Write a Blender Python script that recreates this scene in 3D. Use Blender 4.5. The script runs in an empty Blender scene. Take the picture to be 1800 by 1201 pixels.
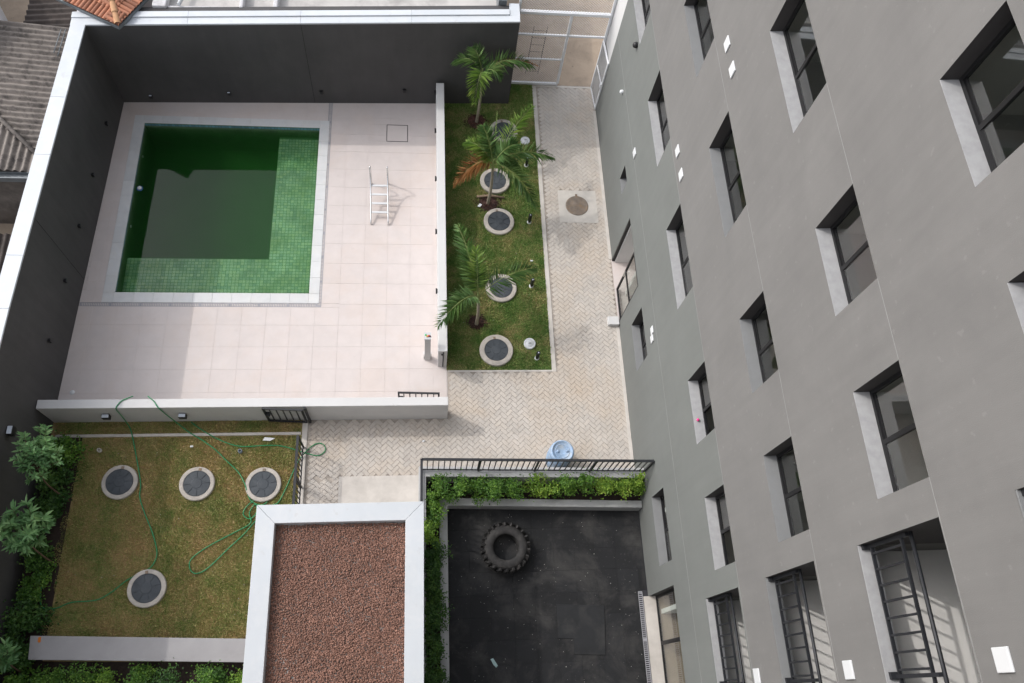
import bpy, math, random
import numpy as np
from mathutils import Matrix, Vector

random.seed(7)
rng = np.random.default_rng(7)
R = math.radians
sc = bpy.context.scene
COL = sc.collection

# ------------------------------------------------------------------ camera
cam_d = bpy.data.cameras.new("camera")
cam_d.sensor_width = 36.0
cam_d.lens = 28.062
cam_d.clip_end = 3000
cam = bpy.data.objects.new("camera", cam_d)
COL.objects.link(cam)
_a, _b, _c = 0.4312, -0.2683, 0.2450
cam.matrix_world = (Matrix.Translation((0, 0, 19.09)) @ Matrix.Rotation(_b, 4, 'Z')
                    @ Matrix.Rotation(_a, 4, 'X') @ Matrix.Rotation(_c, 4, 'Z'))
sc.camera = cam

# ------------------------------------------------------------------ sky, sun, exposure
SUN = Vector((-0.93, 0.47, 1.0)).normalized()      # towards the sun
elev = math.asin(SUN.z)
world = bpy.data.worlds.new("World")
sc.world = world
world.use_nodes = True
wn, wl = world.node_tree.nodes, world.node_tree.links
bg = wn["Background"]
sky = wn.new("ShaderNodeTexSky")
sky.sky_type = 'NISHITA'
sky.sun_disc = False
sky.sun_elevation = elev
sky.sun_rotation = math.atan2(SUN.x, SUN.y)
sky.altitude = 700
sky.air_density = 1.0
sky.dust_density = 4.0
sky.ozone_density = 1.0
hs = wn.new("ShaderNodeHueSaturation")
hs.inputs["Saturation"].default_value = 0.30       # thin bright cloud veil over the blue
hs.inputs["Value"].default_value = 1.6
wl.new(sky.outputs[0], hs.inputs["Color"])
wl.new(hs.outputs[0], bg.inputs["Color"])
bg.inputs["Strength"].default_value = 0.15
sun_d = bpy.data.lights.new("sun", 'SUN')
sun_d.energy = 0.90
sun_d.angle = R(0.6)
sun_d.color = (1.0, 0.955, 0.90)
sun = bpy.data.objects.new("sun", sun_d)
sun.rotation_euler = (-SUN).to_track_quat('-Z', 'Y').to_euler()
sun.location = SUN * 60
COL.objects.link(sun)
vs = sc.view_settings
vs.view_transform = 'Standard'
vs.look = 'None'
vs.exposure = 0.62
vs.gamma = 1.0
sc.cycles.max_bounces = 8
sc.cycles.transparent_max_bounces = 16
sc.cycles.sample_clamp_indirect = 6.0
sc.cycles.caustics_reflective = False
sc.cycles.caustics_refractive = False
sc.cycles.use_denoising = True

# ------------------------------------------------------------------ helpers
ORD = ['first', 'second', 'third', 'fourth', 'fifth', 'sixth', 'seventh', 'eighth', 'ninth', 'tenth',
       'eleventh', 'twelfth', 'thirteenth', 'fourteenth']


def tag(o, label=None, cat=None, group=None, kind=None):
    if label: o["label"] = label
    if cat: o["category"] = cat
    if group: o["group"] = group
    if kind: o["kind"] = kind
    return o


def empty(name, loc=(0, 0, 0), rz=0.0):
    o = bpy.data.objects.new(name, None)
    o.empty_display_size = 0.2
    o.location = loc
    o.rotation_euler = (0, 0, rz)
    COL.objects.link(o)
    return o


def link(name, me, parent=None, loc=None, rz=None):
    o = bpy.data.objects.new(name, me)
    COL.objects.link(o)
    if parent is not None: o.parent = parent
    if loc is not None: o.location = loc
    if rz is not None: o.rotation_euler = (0, 0, rz)
    return o


def bevel(o, w=0.01, seg=2):
    m = o.modifiers.new("edge", 'BEVEL')
    m.width = w; m.segments = seg; m.limit_method = 'ANGLE'; m.angle_limit = R(40)
    return o


class MB:
    """collects vertices and faces for one mesh"""
    def __init__(s): s.v = []; s.f = []; s.sm = []

    def add(s, vs_, fs, smooth=False):
        n = len(s.v)
        s.v.extend([tuple(p) for p in vs_])
        s.f.extend([tuple(i + n for i in f) for f in fs])
        s.sm.extend([smooth] * len(fs))
        return s

    def box(s, x0, x1, y0, y1, z0, z1):
        return s.add([(x0, y0, z0), (x1, y0, z0), (x1, y1, z0), (x0, y1, z0), (x0, y0, z1), (x1, y0, z1), (x1, y1, z1), (x0, y1, z1)],
                     [(0, 3, 2, 1), (4, 5, 6, 7), (0, 1, 5, 4), (1, 2, 6, 5), (2, 3, 7, 6), (3, 0, 4, 7)])

    def cbox(s, x0, x1, y0, y1, z0, z1, c):
        """box with a chamfered top edge"""
        return s.add([(x0, y0, z0), (x1, y0, z0), (x1, y1, z0), (x0, y1, z0),
                      (x0, y0, z1 - c), (x1, y0, z1 - c), (x1, y1, z1 - c), (x0, y1, z1 - c),
                      (x0 + c, y0 + c, z1), (x1 - c, y0 + c, z1), (x1 - c, y1 - c, z1), (x0 + c, y1 - c, z1)],
                     [(0, 1, 5, 4), (1, 2, 6, 5), (2, 3, 7, 6), (3, 0, 4, 7),
                      (4, 5, 9, 8), (5, 6, 10, 9), (6, 7, 11, 10), (7, 4, 8, 11), (8, 9, 10, 11), (0, 3, 2, 1)])

    def prism(s, poly, z0, z1):
        n = len(poly)
        vv = [(x, y, z0) for x, y in poly] + [(x, y, z1) for x, y in poly]
        ff = [tuple(range(n - 1, -1, -1)), tuple(range(n, 2 * n))] + [(i, (i + 1) % n, n + (i + 1) % n, n + i) for i in range(n)]
        return s.add(vv, ff)

    def bar(s, p, q, w, h=None, up=(0, 0, 1)):
        h = h or w
        p, q = Vector(p), Vector(q)
        d = (q - p).normalized()
        u = Vector(up)
        if abs(d.dot(u)) > 0.98: u = Vector((1, 0, 0))
        a = d.cross(u).normalized(); b = a.cross(d).normalized()
        a = a * (w / 2); b = b * (h / 2)
        vv = [p - a - b, p + a - b, p + a + b, p - a + b, q - a - b, q + a - b, q + a + b, q - a + b]
        return s.add(vv, [(0, 1, 2, 3), (7, 6, 5, 4), (0, 4, 5, 1), (1, 5, 6, 2), (2, 6, 7, 3), (3, 7, 4, 0)])

    def tube(s, pts, r, n=8, cap=True):
        pts = [Vector(p) for p in pts]
        rs = r if isinstance(r, (list, tuple)) else [r] * len(pts)
        rings = []
        prev = None
        for i, p in enumerate(pts):
            d = (pts[min(i + 1, len(pts) - 1)] - pts[max(i - 1, 0)]).normalized()
            if prev is None:
                u = Vector((0, 0, 1)) if abs(d.z) < 0.9 else Vector((1, 0, 0))
                a = d.cross(u).normalized()
            else:
                a = (prev - d * prev.dot(d)).normalized()
            prev = a
            b = d.cross(a)
            rings.append([p + (a * math.cos(2 * math.pi * k / n) + b * math.sin(2 * math.pi * k / n)) * rs[i] for k in range(n)])
        vv = [q for rg in rings for q in rg]
        ff = []
        for i in range(len(pts) - 1):
            for k in range(n):
                ff.append((i * n + k, i * n + (k + 1) % n, (i + 1) * n + (k + 1) % n, (i + 1) * n + k))
        s.add(vv, ff, True)
        if cap:
            m = len(s.v) - len(vv)
            s.f.append(tuple(m + k for k in range(n - 1, -1, -1))); s.sm.append(False)
            s.f.append(tuple(m + (len(pts) - 1) * n + k for k in range(n))); s.sm.append(False)
        return s

    def lathe(s, prof, cx=0, cy=0, n=32, smooth=True):
        vv = []
        for r, z in prof:
            for k in range(n):
                t = 2 * math.pi * k / n
                vv.append((cx + r * math.cos(t), cy + r * math.sin(t), z))
        ff = []
        for i in range(len(prof) - 1):
            for k in range(n):
                ff.append((i * n + k, i * n + (k + 1) % n, (i + 1) * n + (k + 1) % n, (i + 1) * n + k))
        return s.add(vv, ff, smooth)

    def mesh(s, name, mat):
        me = bpy.data.meshes.new(name)
        me.from_pydata(s.v, [], s.f)
        me.polygons.foreach_set("use_smooth", s.sm)
        if mat: me.materials.append(mat)
        me.update()
        return me

    def build(s, name, mat, parent=None, loc=None, rz=None):
        return link(name, s.mesh(name, mat), parent, loc, rz)


def np_mesh(name, v, f, mat, smooth=False):
    """v (n,3), f (m,k) numpy -> mesh"""
    me = bpy.data.meshes.new(name)
    v = np.asarray(v, dtype=np.float32); f = np.asarray(f, dtype=np.int32)
    m, k = f.shape
    me.vertices.add(len(v)); me.vertices.foreach_set("co", v.ravel())
    me.loops.add(m * k); me.loops.foreach_set("vertex_index", f.ravel())
    me.polygons.add(m)
    me.polygons.foreach_set("loop_start", np.arange(0, m * k, k, dtype=np.int32))
    me.polygons.foreach_set("loop_total", np.full(m, k, dtype=np.int32))
    me.update(calc_edges=True)
    me.polygons.foreach_set("use_smooth", np.full(m, smooth))
    me.materials.append(mat)
    return me


def stamp(tv, tf, mats4):
    """repeat template (tv,tf) with Nx3x4 transforms -> verts, faces"""
    tv = np.asarray(tv, float); tf = np.asarray(tf)
    n = len(mats4)
    V = np.einsum('nij,vj->nvi', mats4[:, :, :3], tv) + mats4[:, None, :, 3]
    F = tf[None] + (np.arange(n) * len(tv))[:, None, None]
    return V.reshape(-1, 3), F.reshape(-1, tf.shape[1])


# ------------------------------------------------------------------ materials
def new_mat(name):
    m = bpy.data.materials.new(name)
    m.use_nodes = True
    nt = m.node_tree
    return m, nt, nt.nodes, nt.links, nt.nodes["Principled BSDF"]


def ramp(nodes, stops):
    r = nodes.new("ShaderNodeValToRGB")
    els = r.color_ramp.elements
    while len(els) < len(stops): els.new(0.5)
    for e, (p, c) in zip(els, stops):
        e.position = p
        e.color = (*c, 1) if len(c) == 3 else c
    return r


def MAT(name, col, rough=0.7, var=0.12, scale=3.0, bump=0.0, bscale=60.0, piece=0.0, stain=None, stain_scale=1.2,
        stain_amt=0.5, spec=0.4, metal=0.0, hue=None, streak=0.0, speck=None, speck_scale=25.0, speck_amt=0.6):
    """world-space procedural surface: tone drift, per-piece variation, optional stains, specks and relief"""
    m, nt, nd, lk, p = new_mat(name)
    geo = nd.new("ShaderNodeNewGeometry")
    n1 = nd.new("ShaderNodeTexNoise"); n1.inputs["Scale"].default_value = scale
    n1.inputs["Detail"].default_value = 7; n1.inputs["Roughness"].default_value = 0.62
    lk.new(geo.outputs["Position"], n1.inputs["Vector"])
    lo = tuple(c * (1 - var) for c in col); hi = tuple(min(1, c * (1 + var)) for c in col)
    r1 = ramp(nd, [(0.28, lo), (0.72, hi)])
    lk.new(n1.outputs["Fac"], r1.inputs["Fac"])
    out = r1.outputs["Color"]
    if piece or hue:
        oi = nd.new("ShaderNodeObjectInfo")
        ad = nd.new("ShaderNodeMath"); ad.operation = 'ADD'
        lk.new(oi.outputs["Random"], ad.inputs[0]); lk.new(geo.outputs["Random Per Island"], ad.inputs[1])
        fr = nd.new("ShaderNodeMath"); fr.operation = 'FRACT'; lk.new(ad.outputs[0], fr.inputs[0])
        mx = nd.new("ShaderNodeMix"); mx.data_type = 'RGBA'; mx.blend_type = 'MULTIPLY'; mx.inputs["Factor"].default_value = 1.0
        if hue: rr = ramp(nd, hue)
        else: rr = ramp(nd, [(0.0, (1 - piece,) * 3), (1.0, (1 + piece,) * 3)])
        lk.new(fr.outputs[0], rr.inputs["Fac"])
        lk.new(out, mx.inputs["A"]); lk.new(rr.outputs["Color"], mx.inputs["B"])
        out = mx.outputs["Result"]
    if stain:
        n2 = nd.new("ShaderNodeTexNoise"); n2.inputs["Scale"].default_value = stain_scale
        n2.inputs["Detail"].default_value = 9; n2.inputs["Roughness"].default_value = 0.7; n2.inputs["Distortion"].default_value = 0.4
        lk.new(geo.outputs["Position"], n2.inputs["Vector"])
        r2 = ramp(nd, [(0.47, (0, 0, 0)), (0.68, (stain_amt,) * 3)])
        lk.new(n2.outputs["Fac"], r2.inputs["Fac"])
        mx = nd.new("ShaderNodeMix"); mx.data_type = 'RGBA'
        lk.new(r2.outputs["Color"], mx.inputs["Factor"]); lk.new(out, mx.inputs["A"])
        mx.inputs["B"].default_value = (*stain, 1)
        out = mx.outputs["Result"]
    if streak:      # faint vertical run-off marks and broad roller patches
        mp = nd.new("ShaderNodeMapping"); mp.inputs["Scale"].default_value = (1, 2.2, 0.16)
        lk.new(geo.outputs["Position"], mp.inputs["Vector"])
        n4 = nd.new("ShaderNodeTexNoise"); n4.inputs["Scale"].default_value = 2.6; n4.inputs["Detail"].default_value = 8; n4.inputs["Roughness"].default_value = 0.66
        lk.new(mp.outputs[0], n4.inputs["Vector"])
        r4 = ramp(nd, [(0.30, (1 - streak,) * 3), (0.55, (1, 1, 1)), (0.75, (1 + streak * .8,) * 3)])
        lk.new(n4.outputs["Fac"], r4.inputs["Fac"])
        mx = nd.new("ShaderNodeMix"); mx.data_type = 'RGBA'; mx.blend_type = 'MULTIPLY'; mx.inputs["Factor"].default_value = 1.0
        lk.new(out, mx.inputs["A"]); lk.new(r4.outputs["Color"], mx.inputs["B"])
        out = mx.outputs["Result"]
    if speck:
        n3 = nd.new("ShaderNodeTexNoise"); n3.inputs["Scale"].default_value = speck_scale; n3.inputs["Detail"].default_value = 3
        lk.new(geo.outputs["Position"], n3.inputs["Vector"])
        r3 = ramp(nd, [(0.66, (0, 0, 0)), (0.72, (speck_amt,) * 3)])
        lk.new(n3.outputs["Fac"], r3.inputs["Fac"])
        mx = nd.new("ShaderNodeMix"); mx.data_type = 'RGBA'
        lk.new(r3.outputs["Color"], mx.inputs["Factor"]); lk.new(out, mx.inputs["A"])
        mx.inputs["B"].default_value = (*speck, 1)
        out = mx.outputs["Result"]
    lk.new(out, p.inputs["Base Color"])
    p.inputs["Roughness"].default_value = rough
    p.inputs["Metallic"].default_value = metal
    p.inputs["Specular IOR Level"].default_value = spec
    if bump:
        nb = nd.new("ShaderNodeTexNoise"); nb.inputs["Scale"].default_value = bscale; nb.inputs["Detail"].default_value = 5
        lk.new(geo.outputs["Position"], nb.inputs["Vector"])
        bp = nd.new("ShaderNodeBump"); bp.inputs["Strength"].default_value = bump; bp.inputs["Distance"].default_value = 0.01
        lk.new(nb.outputs["Fac"], bp.inputs["Height"]); lk.new(bp.outputs["Normal"], p.inputs["Normal"])
    return m


def LEAF(name, stops, trans=0.35, rough=0.45):
    m, nt, nd, lk, p = new_mat(name)
    geo = nd.new("ShaderNodeNewGeometry")
    oi = nd.new("ShaderNodeObjectInfo")
    n1 = nd.new("ShaderNodeTexNoise"); n1.inputs["Scale"].default_value = 2.2; n1.inputs["Detail"].default_value = 4
    lk.new(geo.outputs["Position"], n1.inputs["Vector"])
    a = nd.new("ShaderNodeMath"); a.operation = 'MULTIPLY_ADD'; a.inputs[1].default_value = 0.55
    lk.new(geo.outputs["Random Per Island"], a.inputs[0])
    b = nd.new("ShaderNodeMath"); b.operation = 'MULTIPLY_ADD'; b.inputs[1].default_value = 1.5; b.inputs[2].default_value = -0.52
    lk.new(n1.outputs["Fac"], b.inputs[0]); lk.new(b.outputs[0], a.inputs[2])
    r = ramp(nd, stops); lk.new(a.outputs[0], r.inputs["Fac"])
    lk.new(r.outputs["Color"], p.inputs["Base Color"])
    p.inputs["Roughness"].default_value = rough
    p.inputs["Specular IOR Level"].default_value = 0.35
    tr = nd.new("ShaderNodeBsdfTranslucent")
    hv = nd.new("ShaderNodeHueSaturation"); hv.inputs["Value"].default_value = 1.2; hv.inputs["Saturation"].default_value = 1.1
    lk.new(r.outputs["Color"], hv.inputs["Color"]); lk.new(hv.outputs["Color"], tr.inputs["Color"])
    mx = nd.new("ShaderNodeMixShader"); mx.inputs[0].default_value = trans
    lk.new(p.outputs[0], mx.inputs[1]); lk.new(tr.outputs[0], mx.inputs[2])
    lk.new(mx.outputs[0], nd["Material Output"].inputs["Surface"])
    return m


def front_only(nd, lk, f):
    """reflect at the outer face only; the exit face of a thin pane or of still water just lets light through"""
    g = nd.new("ShaderNodeNewGeometry")
    i = nd.new("ShaderNodeMath"); i.operation = 'SUBTRACT'; i.inputs[0].default_value = 1.0
    lk.new(g.outputs["Backfacing"], i.inputs[1])
    m = nd.new("ShaderNodeMath"); m.operation = 'MULTIPLY'
    lk.new(f.outputs[0], m.inputs[0]); lk.new(i.outputs[0], m.inputs[1])
    return m.outputs[0]


def GLASS(name, tint=(0.8, 0.84, 0.82), ior=1.5, rough=0.01):
    m, nt, nd, lk, p = new_mat(name)
    nd.remove(p)
    t = nd.new("ShaderNodeBsdfTransparent"); t.inputs["Color"].default_value = (*tint, 1)
    g = nd.new("ShaderNodeBsdfGlossy"); g.inputs["Roughness"].default_value = rough
    f = nd.new("ShaderNodeFresnel"); f.inputs["IOR"].default_value = ior
    mx = nd.new("ShaderNodeMixShader")
    lk.new(front_only(nd, lk, f), mx.inputs[0]); lk.new(t.outputs[0], mx.inputs[1]); lk.new(g.outputs[0], mx.inputs[2])
    lk.new(mx.outputs[0], nd["Material Output"].inputs["Surface"])
    return m


m_deck = MAT("porcelain tile", (0.545, 0.490, 0.468), 0.55, 0.05, 2.5, piece=0.016, stain=(0.55, 0.44, 0.37), stain_scale=0.55, stain_amt=0.38,
             bump=0.05, bscale=90, speck=(0.42, 0.36, 0.32), speck_scale=6, speck_amt=0.12)
m_grout = MAT("grout", (0.53, 0.475, 0.45), 0.9, 0.1, 8)
m_marble = MAT("pale stone coping", (0.555, 0.56, 0.56), 0.35, 0.06, 4, piece=0.05, stain=(0.6, 0.56, 0.5), stain_scale=2, stain_amt=0.3)
m_white = MAT("white masonry paint", (0.53, 0.525, 0.52), 0.7, 0.04, 1.5, stain=(0.60, 0.58, 0.55), stain_scale=1.6, stain_amt=0.25, bump=0.06, bscale=70,
              speck=(0.4, 0.38, 0.36), speck_scale=9, speck_amt=0.25)
m_coping = MAT("white granite coping", (0.47, 0.495, 0.52), 0.5, 0.03, 1.5, piece=0.03, stain=(0.62, 0.60, 0.58), stain_scale=2.2, stain_amt=0.25,
               speck=(0.38, 0.37, 0.36), speck_scale=5, speck_amt=0.3)
m_grime = MAT("grey joint", (0.30, 0.29, 0.28), 0.9, 0.1, 6)
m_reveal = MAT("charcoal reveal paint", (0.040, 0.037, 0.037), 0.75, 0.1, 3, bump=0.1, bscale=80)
m_dark = MAT("charcoal masonry paint", (0.060, 0.058, 0.058), 0.75, 0.12, 0.8, streak=0.12, bump=0.08, bscale=80, stain=(0.085, 0.08, 0.078), stain_scale=0.9, stain_amt=0.35)
m_seam = MAT("dark joint", (0.012, 0.012, 0.012), 0.9, 0.1, 6)
m_facade_up = MAT("warm grey render", (0.163, 0.159, 0.154), 0.85, 0.06, 0.9, streak=0.055, bump=0.22, bscale=85, stain=(0.138, 0.135, 0.132), stain_scale=0.5, stain_amt=0.6,
                  speck=(0.27, 0.265, 0.26), speck_scale=8, speck_amt=0.20)
m_facade_lo = MAT("cool grey render", (0.148, 0.155, 0.147), 0.85, 0.06, 0.9, streak=0.045, bump=0.15, bscale=85, stain=(0.132, 0.139, 0.132), stain_scale=0.5, stain_amt=0.6)
m_joint = MAT("pale render joint", (0.225, 0.223, 0.218), 0.9, 0.08, 5)
m_sill = MAT("pale granite sill", (0.32, 0.32, 0.325), 0.38, 0.12, 9, stain=(0.4, 0.4, 0.4), stain_scale=5, stain_amt=0.35, spec=0.5)
m_sillg = MAT("grey painted sill", (0.19, 0.194, 0.196), 0.6, 0.06, 5)
m_black = MAT("black aluminium", (0.009, 0.009, 0.010), 0.5, 0.2, 8, spec=0.3)
m_iron = MAT("black painted steel", (0.015, 0.016, 0.019), 0.5, 0.2, 9, spec=0.4)
m_floorw = MAT("white floor tile", (0.74, 0.73, 0.71), 0.5, 0.04, 2)
m_plastic_w = MAT("white plastic", (0.60, 0.61, 0.62), 0.4, 0.03, 6)
m_glass = GLASS("window glass", (0.90, 0.92, 0.91), 2.0)
m_room = MAT("interior plaster", (0.80, 0.79, 0.75), 0.9, 0.05, 2)
m_roomfloor = MAT("interior floor", (0.56, 0.55, 0.53), 0.6, 0.08, 2)
m_paver = MAT("concrete block", (0.455, 0.420, 0.382), 0.9, 0.10, 2.2, bump=0.2, bscale=140,
              hue=[(0.0, (0.955, 0.95, 0.945)), (0.35, (1.0, 1.0, 1.0)), (0.7, (1.02, 1.01, 1.0)), (1.0, (1.045, 1.03, 1.01))],
              stain=(0.465, 0.385, 0.305), stain_scale=0.42, stain_amt=0.85, speck=(0.33, 0.30, 0.27), speck_scale=2.4, speck_amt=0.35)
m_sandjoint = MAT("jointing sand", (0.36, 0.32, 0.28), 0.95, 0.25, 9, stain=(0.19, 0.165, 0.14), stain_scale=2.0, stain_amt=0.8)
m_conc = MAT("pale concrete", (0.52, 0.485, 0.445), 0.9, 0.10, 3, stain=(0.33, 0.30, 0.27), stain_scale=1.3, stain_amt=0.4, bump=0.15)
m_ring = MAT("concrete ring", (0.42, 0.385, 0.345), 0.9, 0.14, 7, stain=(0.25, 0.23, 0.21), stain_scale=4, stain_amt=0.5, bump=0.3, bscale=120)
m_lid = MAT("blue grey plastic lid", (0.047, 0.055, 0.064), 0.55, 0.18, 5, stain=(0.075, 0.08, 0.087), stain_scale=5, stain_amt=0.5, spec=0.3)
m_rust = MAT("rusty cast iron", (0.19, 0.155, 0.125), 0.8, 0.2, 9, stain=(0.28, 0.18, 0.10), stain_scale=5, stain_amt=0.7, bump=0.3)
m_soil = MAT("dark soil", (0.030, 0.020, 0.016), 0.95, 0.35, 12, bump=0.5, bscale=60)
m_mulch = MAT("red brown bark", (0.058, 0.032, 0.026), 0.9, 0.3, 20, hue=[(0, (0.5, 0.5, 0.5)), (0.6, (1.0, 1.0, 1.0)), (1, (2.0, 1.6, 1.5))])
m_dirt = MAT("sandy earth", (0.34, 0.27, 0.205), 0.95, 0.14, 1.2, stain=(0.22, 0.175, 0.135), stain_scale=1.6, stain_amt=0.6, bump=0.4, bscale=30,
             speck=(0.13, 0.10, 0.08), speck_scale=7, speck_amt=0.5)
m_clay = MAT("expanded clay", (0.238, 0.130, 0.097), 0.9, 0.14, 1.5,
             hue=[(0.0, (0.5, 0.52, 0.55)), (0.06, (0.82, 0.82, 0.82)), (0.5, (1, 1, 1)), (0.95, (1.12, 1.1, 1.08)), (1.0, (1.45, 1.45, 1.4))])
m_rubber = MAT("black rubber mat", (0.0105, 0.011, 0.0125), 0.8, 0.2, 3, piece=0.22, stain=(0.055, 0.053, 0.051), stain_scale=0.9, stain_amt=0.8,
               bump=0.25, bscale=160, speck=(0.11, 0.105, 0.10), speck_scale=22, speck_amt=0.35)
m_tire = MAT("dusty tyre rubber", (0.022, 0.021, 0.021), 0.75, 0.2, 8, stain=(0.075, 0.07, 0.066), stain_scale=6, stain_amt=0.6)
m_steel = MAT("polished stainless", (0.72, 0.72, 0.72), 0.22, 0.03, 4, metal=1.0)
m_wire = MAT("white painted steel", (0.74, 0.75, 0.77), 0.5, 0.04, 6)
m_hose = MAT("green pvc hose", (0.016, 0.21, 0.075), 0.4, 0.1, 5, spec=0.5)
m_drum = MAT("faded blue plastic", (0.24, 0.34, 0.48), 0.65, 0.25, 7, stain=(0.42, 0.45, 0.47), stain_scale=5.5, stain_amt=0.9)
m_trunk = MAT("palm trunk bark", (0.30, 0.26, 0.20), 0.9, 0.25, 14, bump=0.4)
m_wood = MAT("brown stem", (0.13, 0.085, 0.055), 0.9, 0.25, 14)
m_log = MAT("weathered wood", (0.22, 0.16, 0.11), 0.9, 0.25, 14)
m_lamp = MAT("black lamp housing", (0.014, 0.014, 0.015), 0.45, 0.15, 9)
m_lens = MAT("frosted lamp lens", (0.55, 0.60, 0.66), 0.3, 0.05, 9)
m_fibro = MAT("weathered fibre cement", (0.205, 0.180, 0.160), 0.95, 0.22, 4, stain=(0.045, 0.040, 0.038), stain_scale=4.2, stain_amt=0.9, bump=0.5, bscale=50)
m_fibro_d = MAT("dark fibre cement", (0.075, 0.062, 0.056), 0.95, 0.25, 4, stain=(0.03, 0.027, 0.025), stain_scale=2.5, stain_amt=0.7)
m_terra = MAT("terracotta", (0.34, 0.145, 0.085), 0.85, 0.15, 6, hue=[(0, (0.65, 0.62, 0.6)), (0.5, (1, 1, 1)), (1, (1.25, 1.2, 1.15))], stain=(0.11, 0.075, 0.06), stain_scale=6, stain_amt=0.6)
m_terra2 = MAT("pale terracotta", (0.42, 0.235, 0.125), 0.85, 0.15, 6, stain=(0.2, 0.12, 0.07), stain_scale=6, stain_amt=0.5)
m_metalg = MAT("grey sheet metal", (0.16, 0.175, 0.185), 0.5, 0.15, 5, metal=0.3)
m_slab = MAT("stained roof slab", (0.44, 0.42, 0.40), 0.9, 0.12, 1.2, stain=(0.27, 0.255, 0.245), stain_scale=1.4, stain_amt=0.8, bump=0.3)
m_oldwall = MAT("old plaster wall", (0.15, 0.13, 0.115), 0.95, 0.25, 2, stain=(0.06, 0.052, 0.047), stain_scale=1.5, stain_amt=0.8)
m_pale = MAT("pale grey wall", (0.52, 0.51, 0.52), 0.85, 0.06, 1)
m_grate = MAT("grey plastic grate", (0.30, 0.30, 0.32), 0.5, 0.08, 6)
m_void = MAT("dark channel", (0.03, 0.03, 0.035), 0.9, 0.1, 6)
m_pooltile = MAT("green mosaic", (0.52, 0.55, 0.47), 0.4, 0.30, 1.6,
                 hue=[(0.0, (0.66, 0.74, 0.76)), (0.25, (0.84, 0.90, 0.88)), (0.55, (1, 1, 1)), (0.85, (1.10, 1.06, 0.92)), (1.0, (1.22, 1.16, 1.08))],
                 stain=(0.30, 0.36, 0.15), stain_scale=1.3, stain_amt=0.75)
m_shadetile = MAT("shade darkened mosaic", (0.105, 0.20, 0.085), 0.6, 0.25, 1.2, piece=0.08, stain=(0.06, 0.13, 0.045), stain_scale=0.8, stain_amt=0.7)  # underwater dimness put into the tile colour of walls and deep floor
m_poolgrout = MAT("mosaic grout", (0.13, 0.21, 0.12), 0.9, 0.1, 4)
m_waterline = MAT("blue waterline mosaic", (0.13, 0.30, 0.37), 0.35, 0.2, 5, piece=0.2)
m_palm = LEAF("palm leaflet", [(0.0, (0.049, 0.100, 0.034)), (0.5, (0.120, 0.222, 0.071)), (1.0, (0.263, 0.364, 0.141))], 0.3)
m_palm_y = LEAF("young palm leaflet", [(0.0, (0.098, 0.182, 0.042)), (0.5, (0.196, 0.308, 0.070)), (1.0, (0.378, 0.462, 0.140))], 0.3)
m_palm_dry = LEAF("dry palm leaflet", [(0.0, (0.156, 0.078, 0.034)), (0.5, (0.360, 0.180, 0.072)), (1.0, (0.504, 0.300, 0.144))], 0.2, 0.7)
m_rachis = MAT("leaf midrib", (0.20, 0.25, 0.08), 0.6, 0.15, 8)
m_rachis_dry = MAT("dry leaf midrib", (0.33, 0.19, 0.08), 0.8, 0.15, 8)
m_tree = LEAF("oleander leaf", [(0.0, (0.072, 0.160, 0.064)), (0.5, (0.160, 0.304, 0.120)), (1.0, (0.320, 0.480, 0.208))], 0.3)
m_bush = LEAF("bush leaf", [(0.0, (0.032, 0.088, 0.016)), (0.5, (0.088, 0.200, 0.032)), (1.0, (0.224, 0.376, 0.056))], 0.35)
m_bushl = LEAF("lime bush leaf", [(0.0, (0.070, 0.154, 0.021)), (0.5, (0.182, 0.322, 0.042)), (1.0, (0.406, 0.518, 0.084))], 0.35)
m_bushd = LEAF("deep green bush leaf", [(0.0, (0.019, 0.058, 0.013)), (0.5, (0.048, 0.120, 0.024)), (1.0, (0.120, 0.216, 0.040))], 0.3)
m_debris = MAT("pale litter", (0.55, 0.54, 0.50), 0.8, 0.2, 20)


def grass_mat(name, green, dry, bias, scale):
    m, nt, nd, lk, p = new_mat(name)
    geo = nd.new("ShaderNodeNewGeometry")
    n1 = nd.new("ShaderNodeTexNoise"); n1.inputs["Scale"].default_value = scale; n1.inputs["Detail"].default_value = 8
    n1.inputs["Roughness"].default_value = 0.68
    lk.new(geo.outputs["Position"], n1.inputs["Vector"])
    a = nd.new("ShaderNodeMath"); a.operation = 'MULTIPLY_ADD'; a.inputs[1].default_value = 0.34; a.inputs[2].default_value = -0.17 + bias
    lk.new(geo.outputs["Random Per Island"], a.inputs[0])
    b = nd.new("ShaderNodeMath"); b.operation = 'ADD'; lk.new(a.outputs[0], b.inputs[0]); lk.new(n1.outputs["Fac"], b.inputs[1])
    g0, g1 = green; d0, d1 = dry
    r = ramp(nd, [(0.22, g0), (0.44, g1), (0.58, d0), (0.78, d1)])
    lk.new(b.outputs[0], r.inputs["Fac"])
    lk.new(r.outputs["Color"], p.inputs["Base Color"])
    p.inputs["Roughness"].default_value = 0.75
    p.inputs["Specular IOR Level"].default_value = 0.2
    return m


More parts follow.
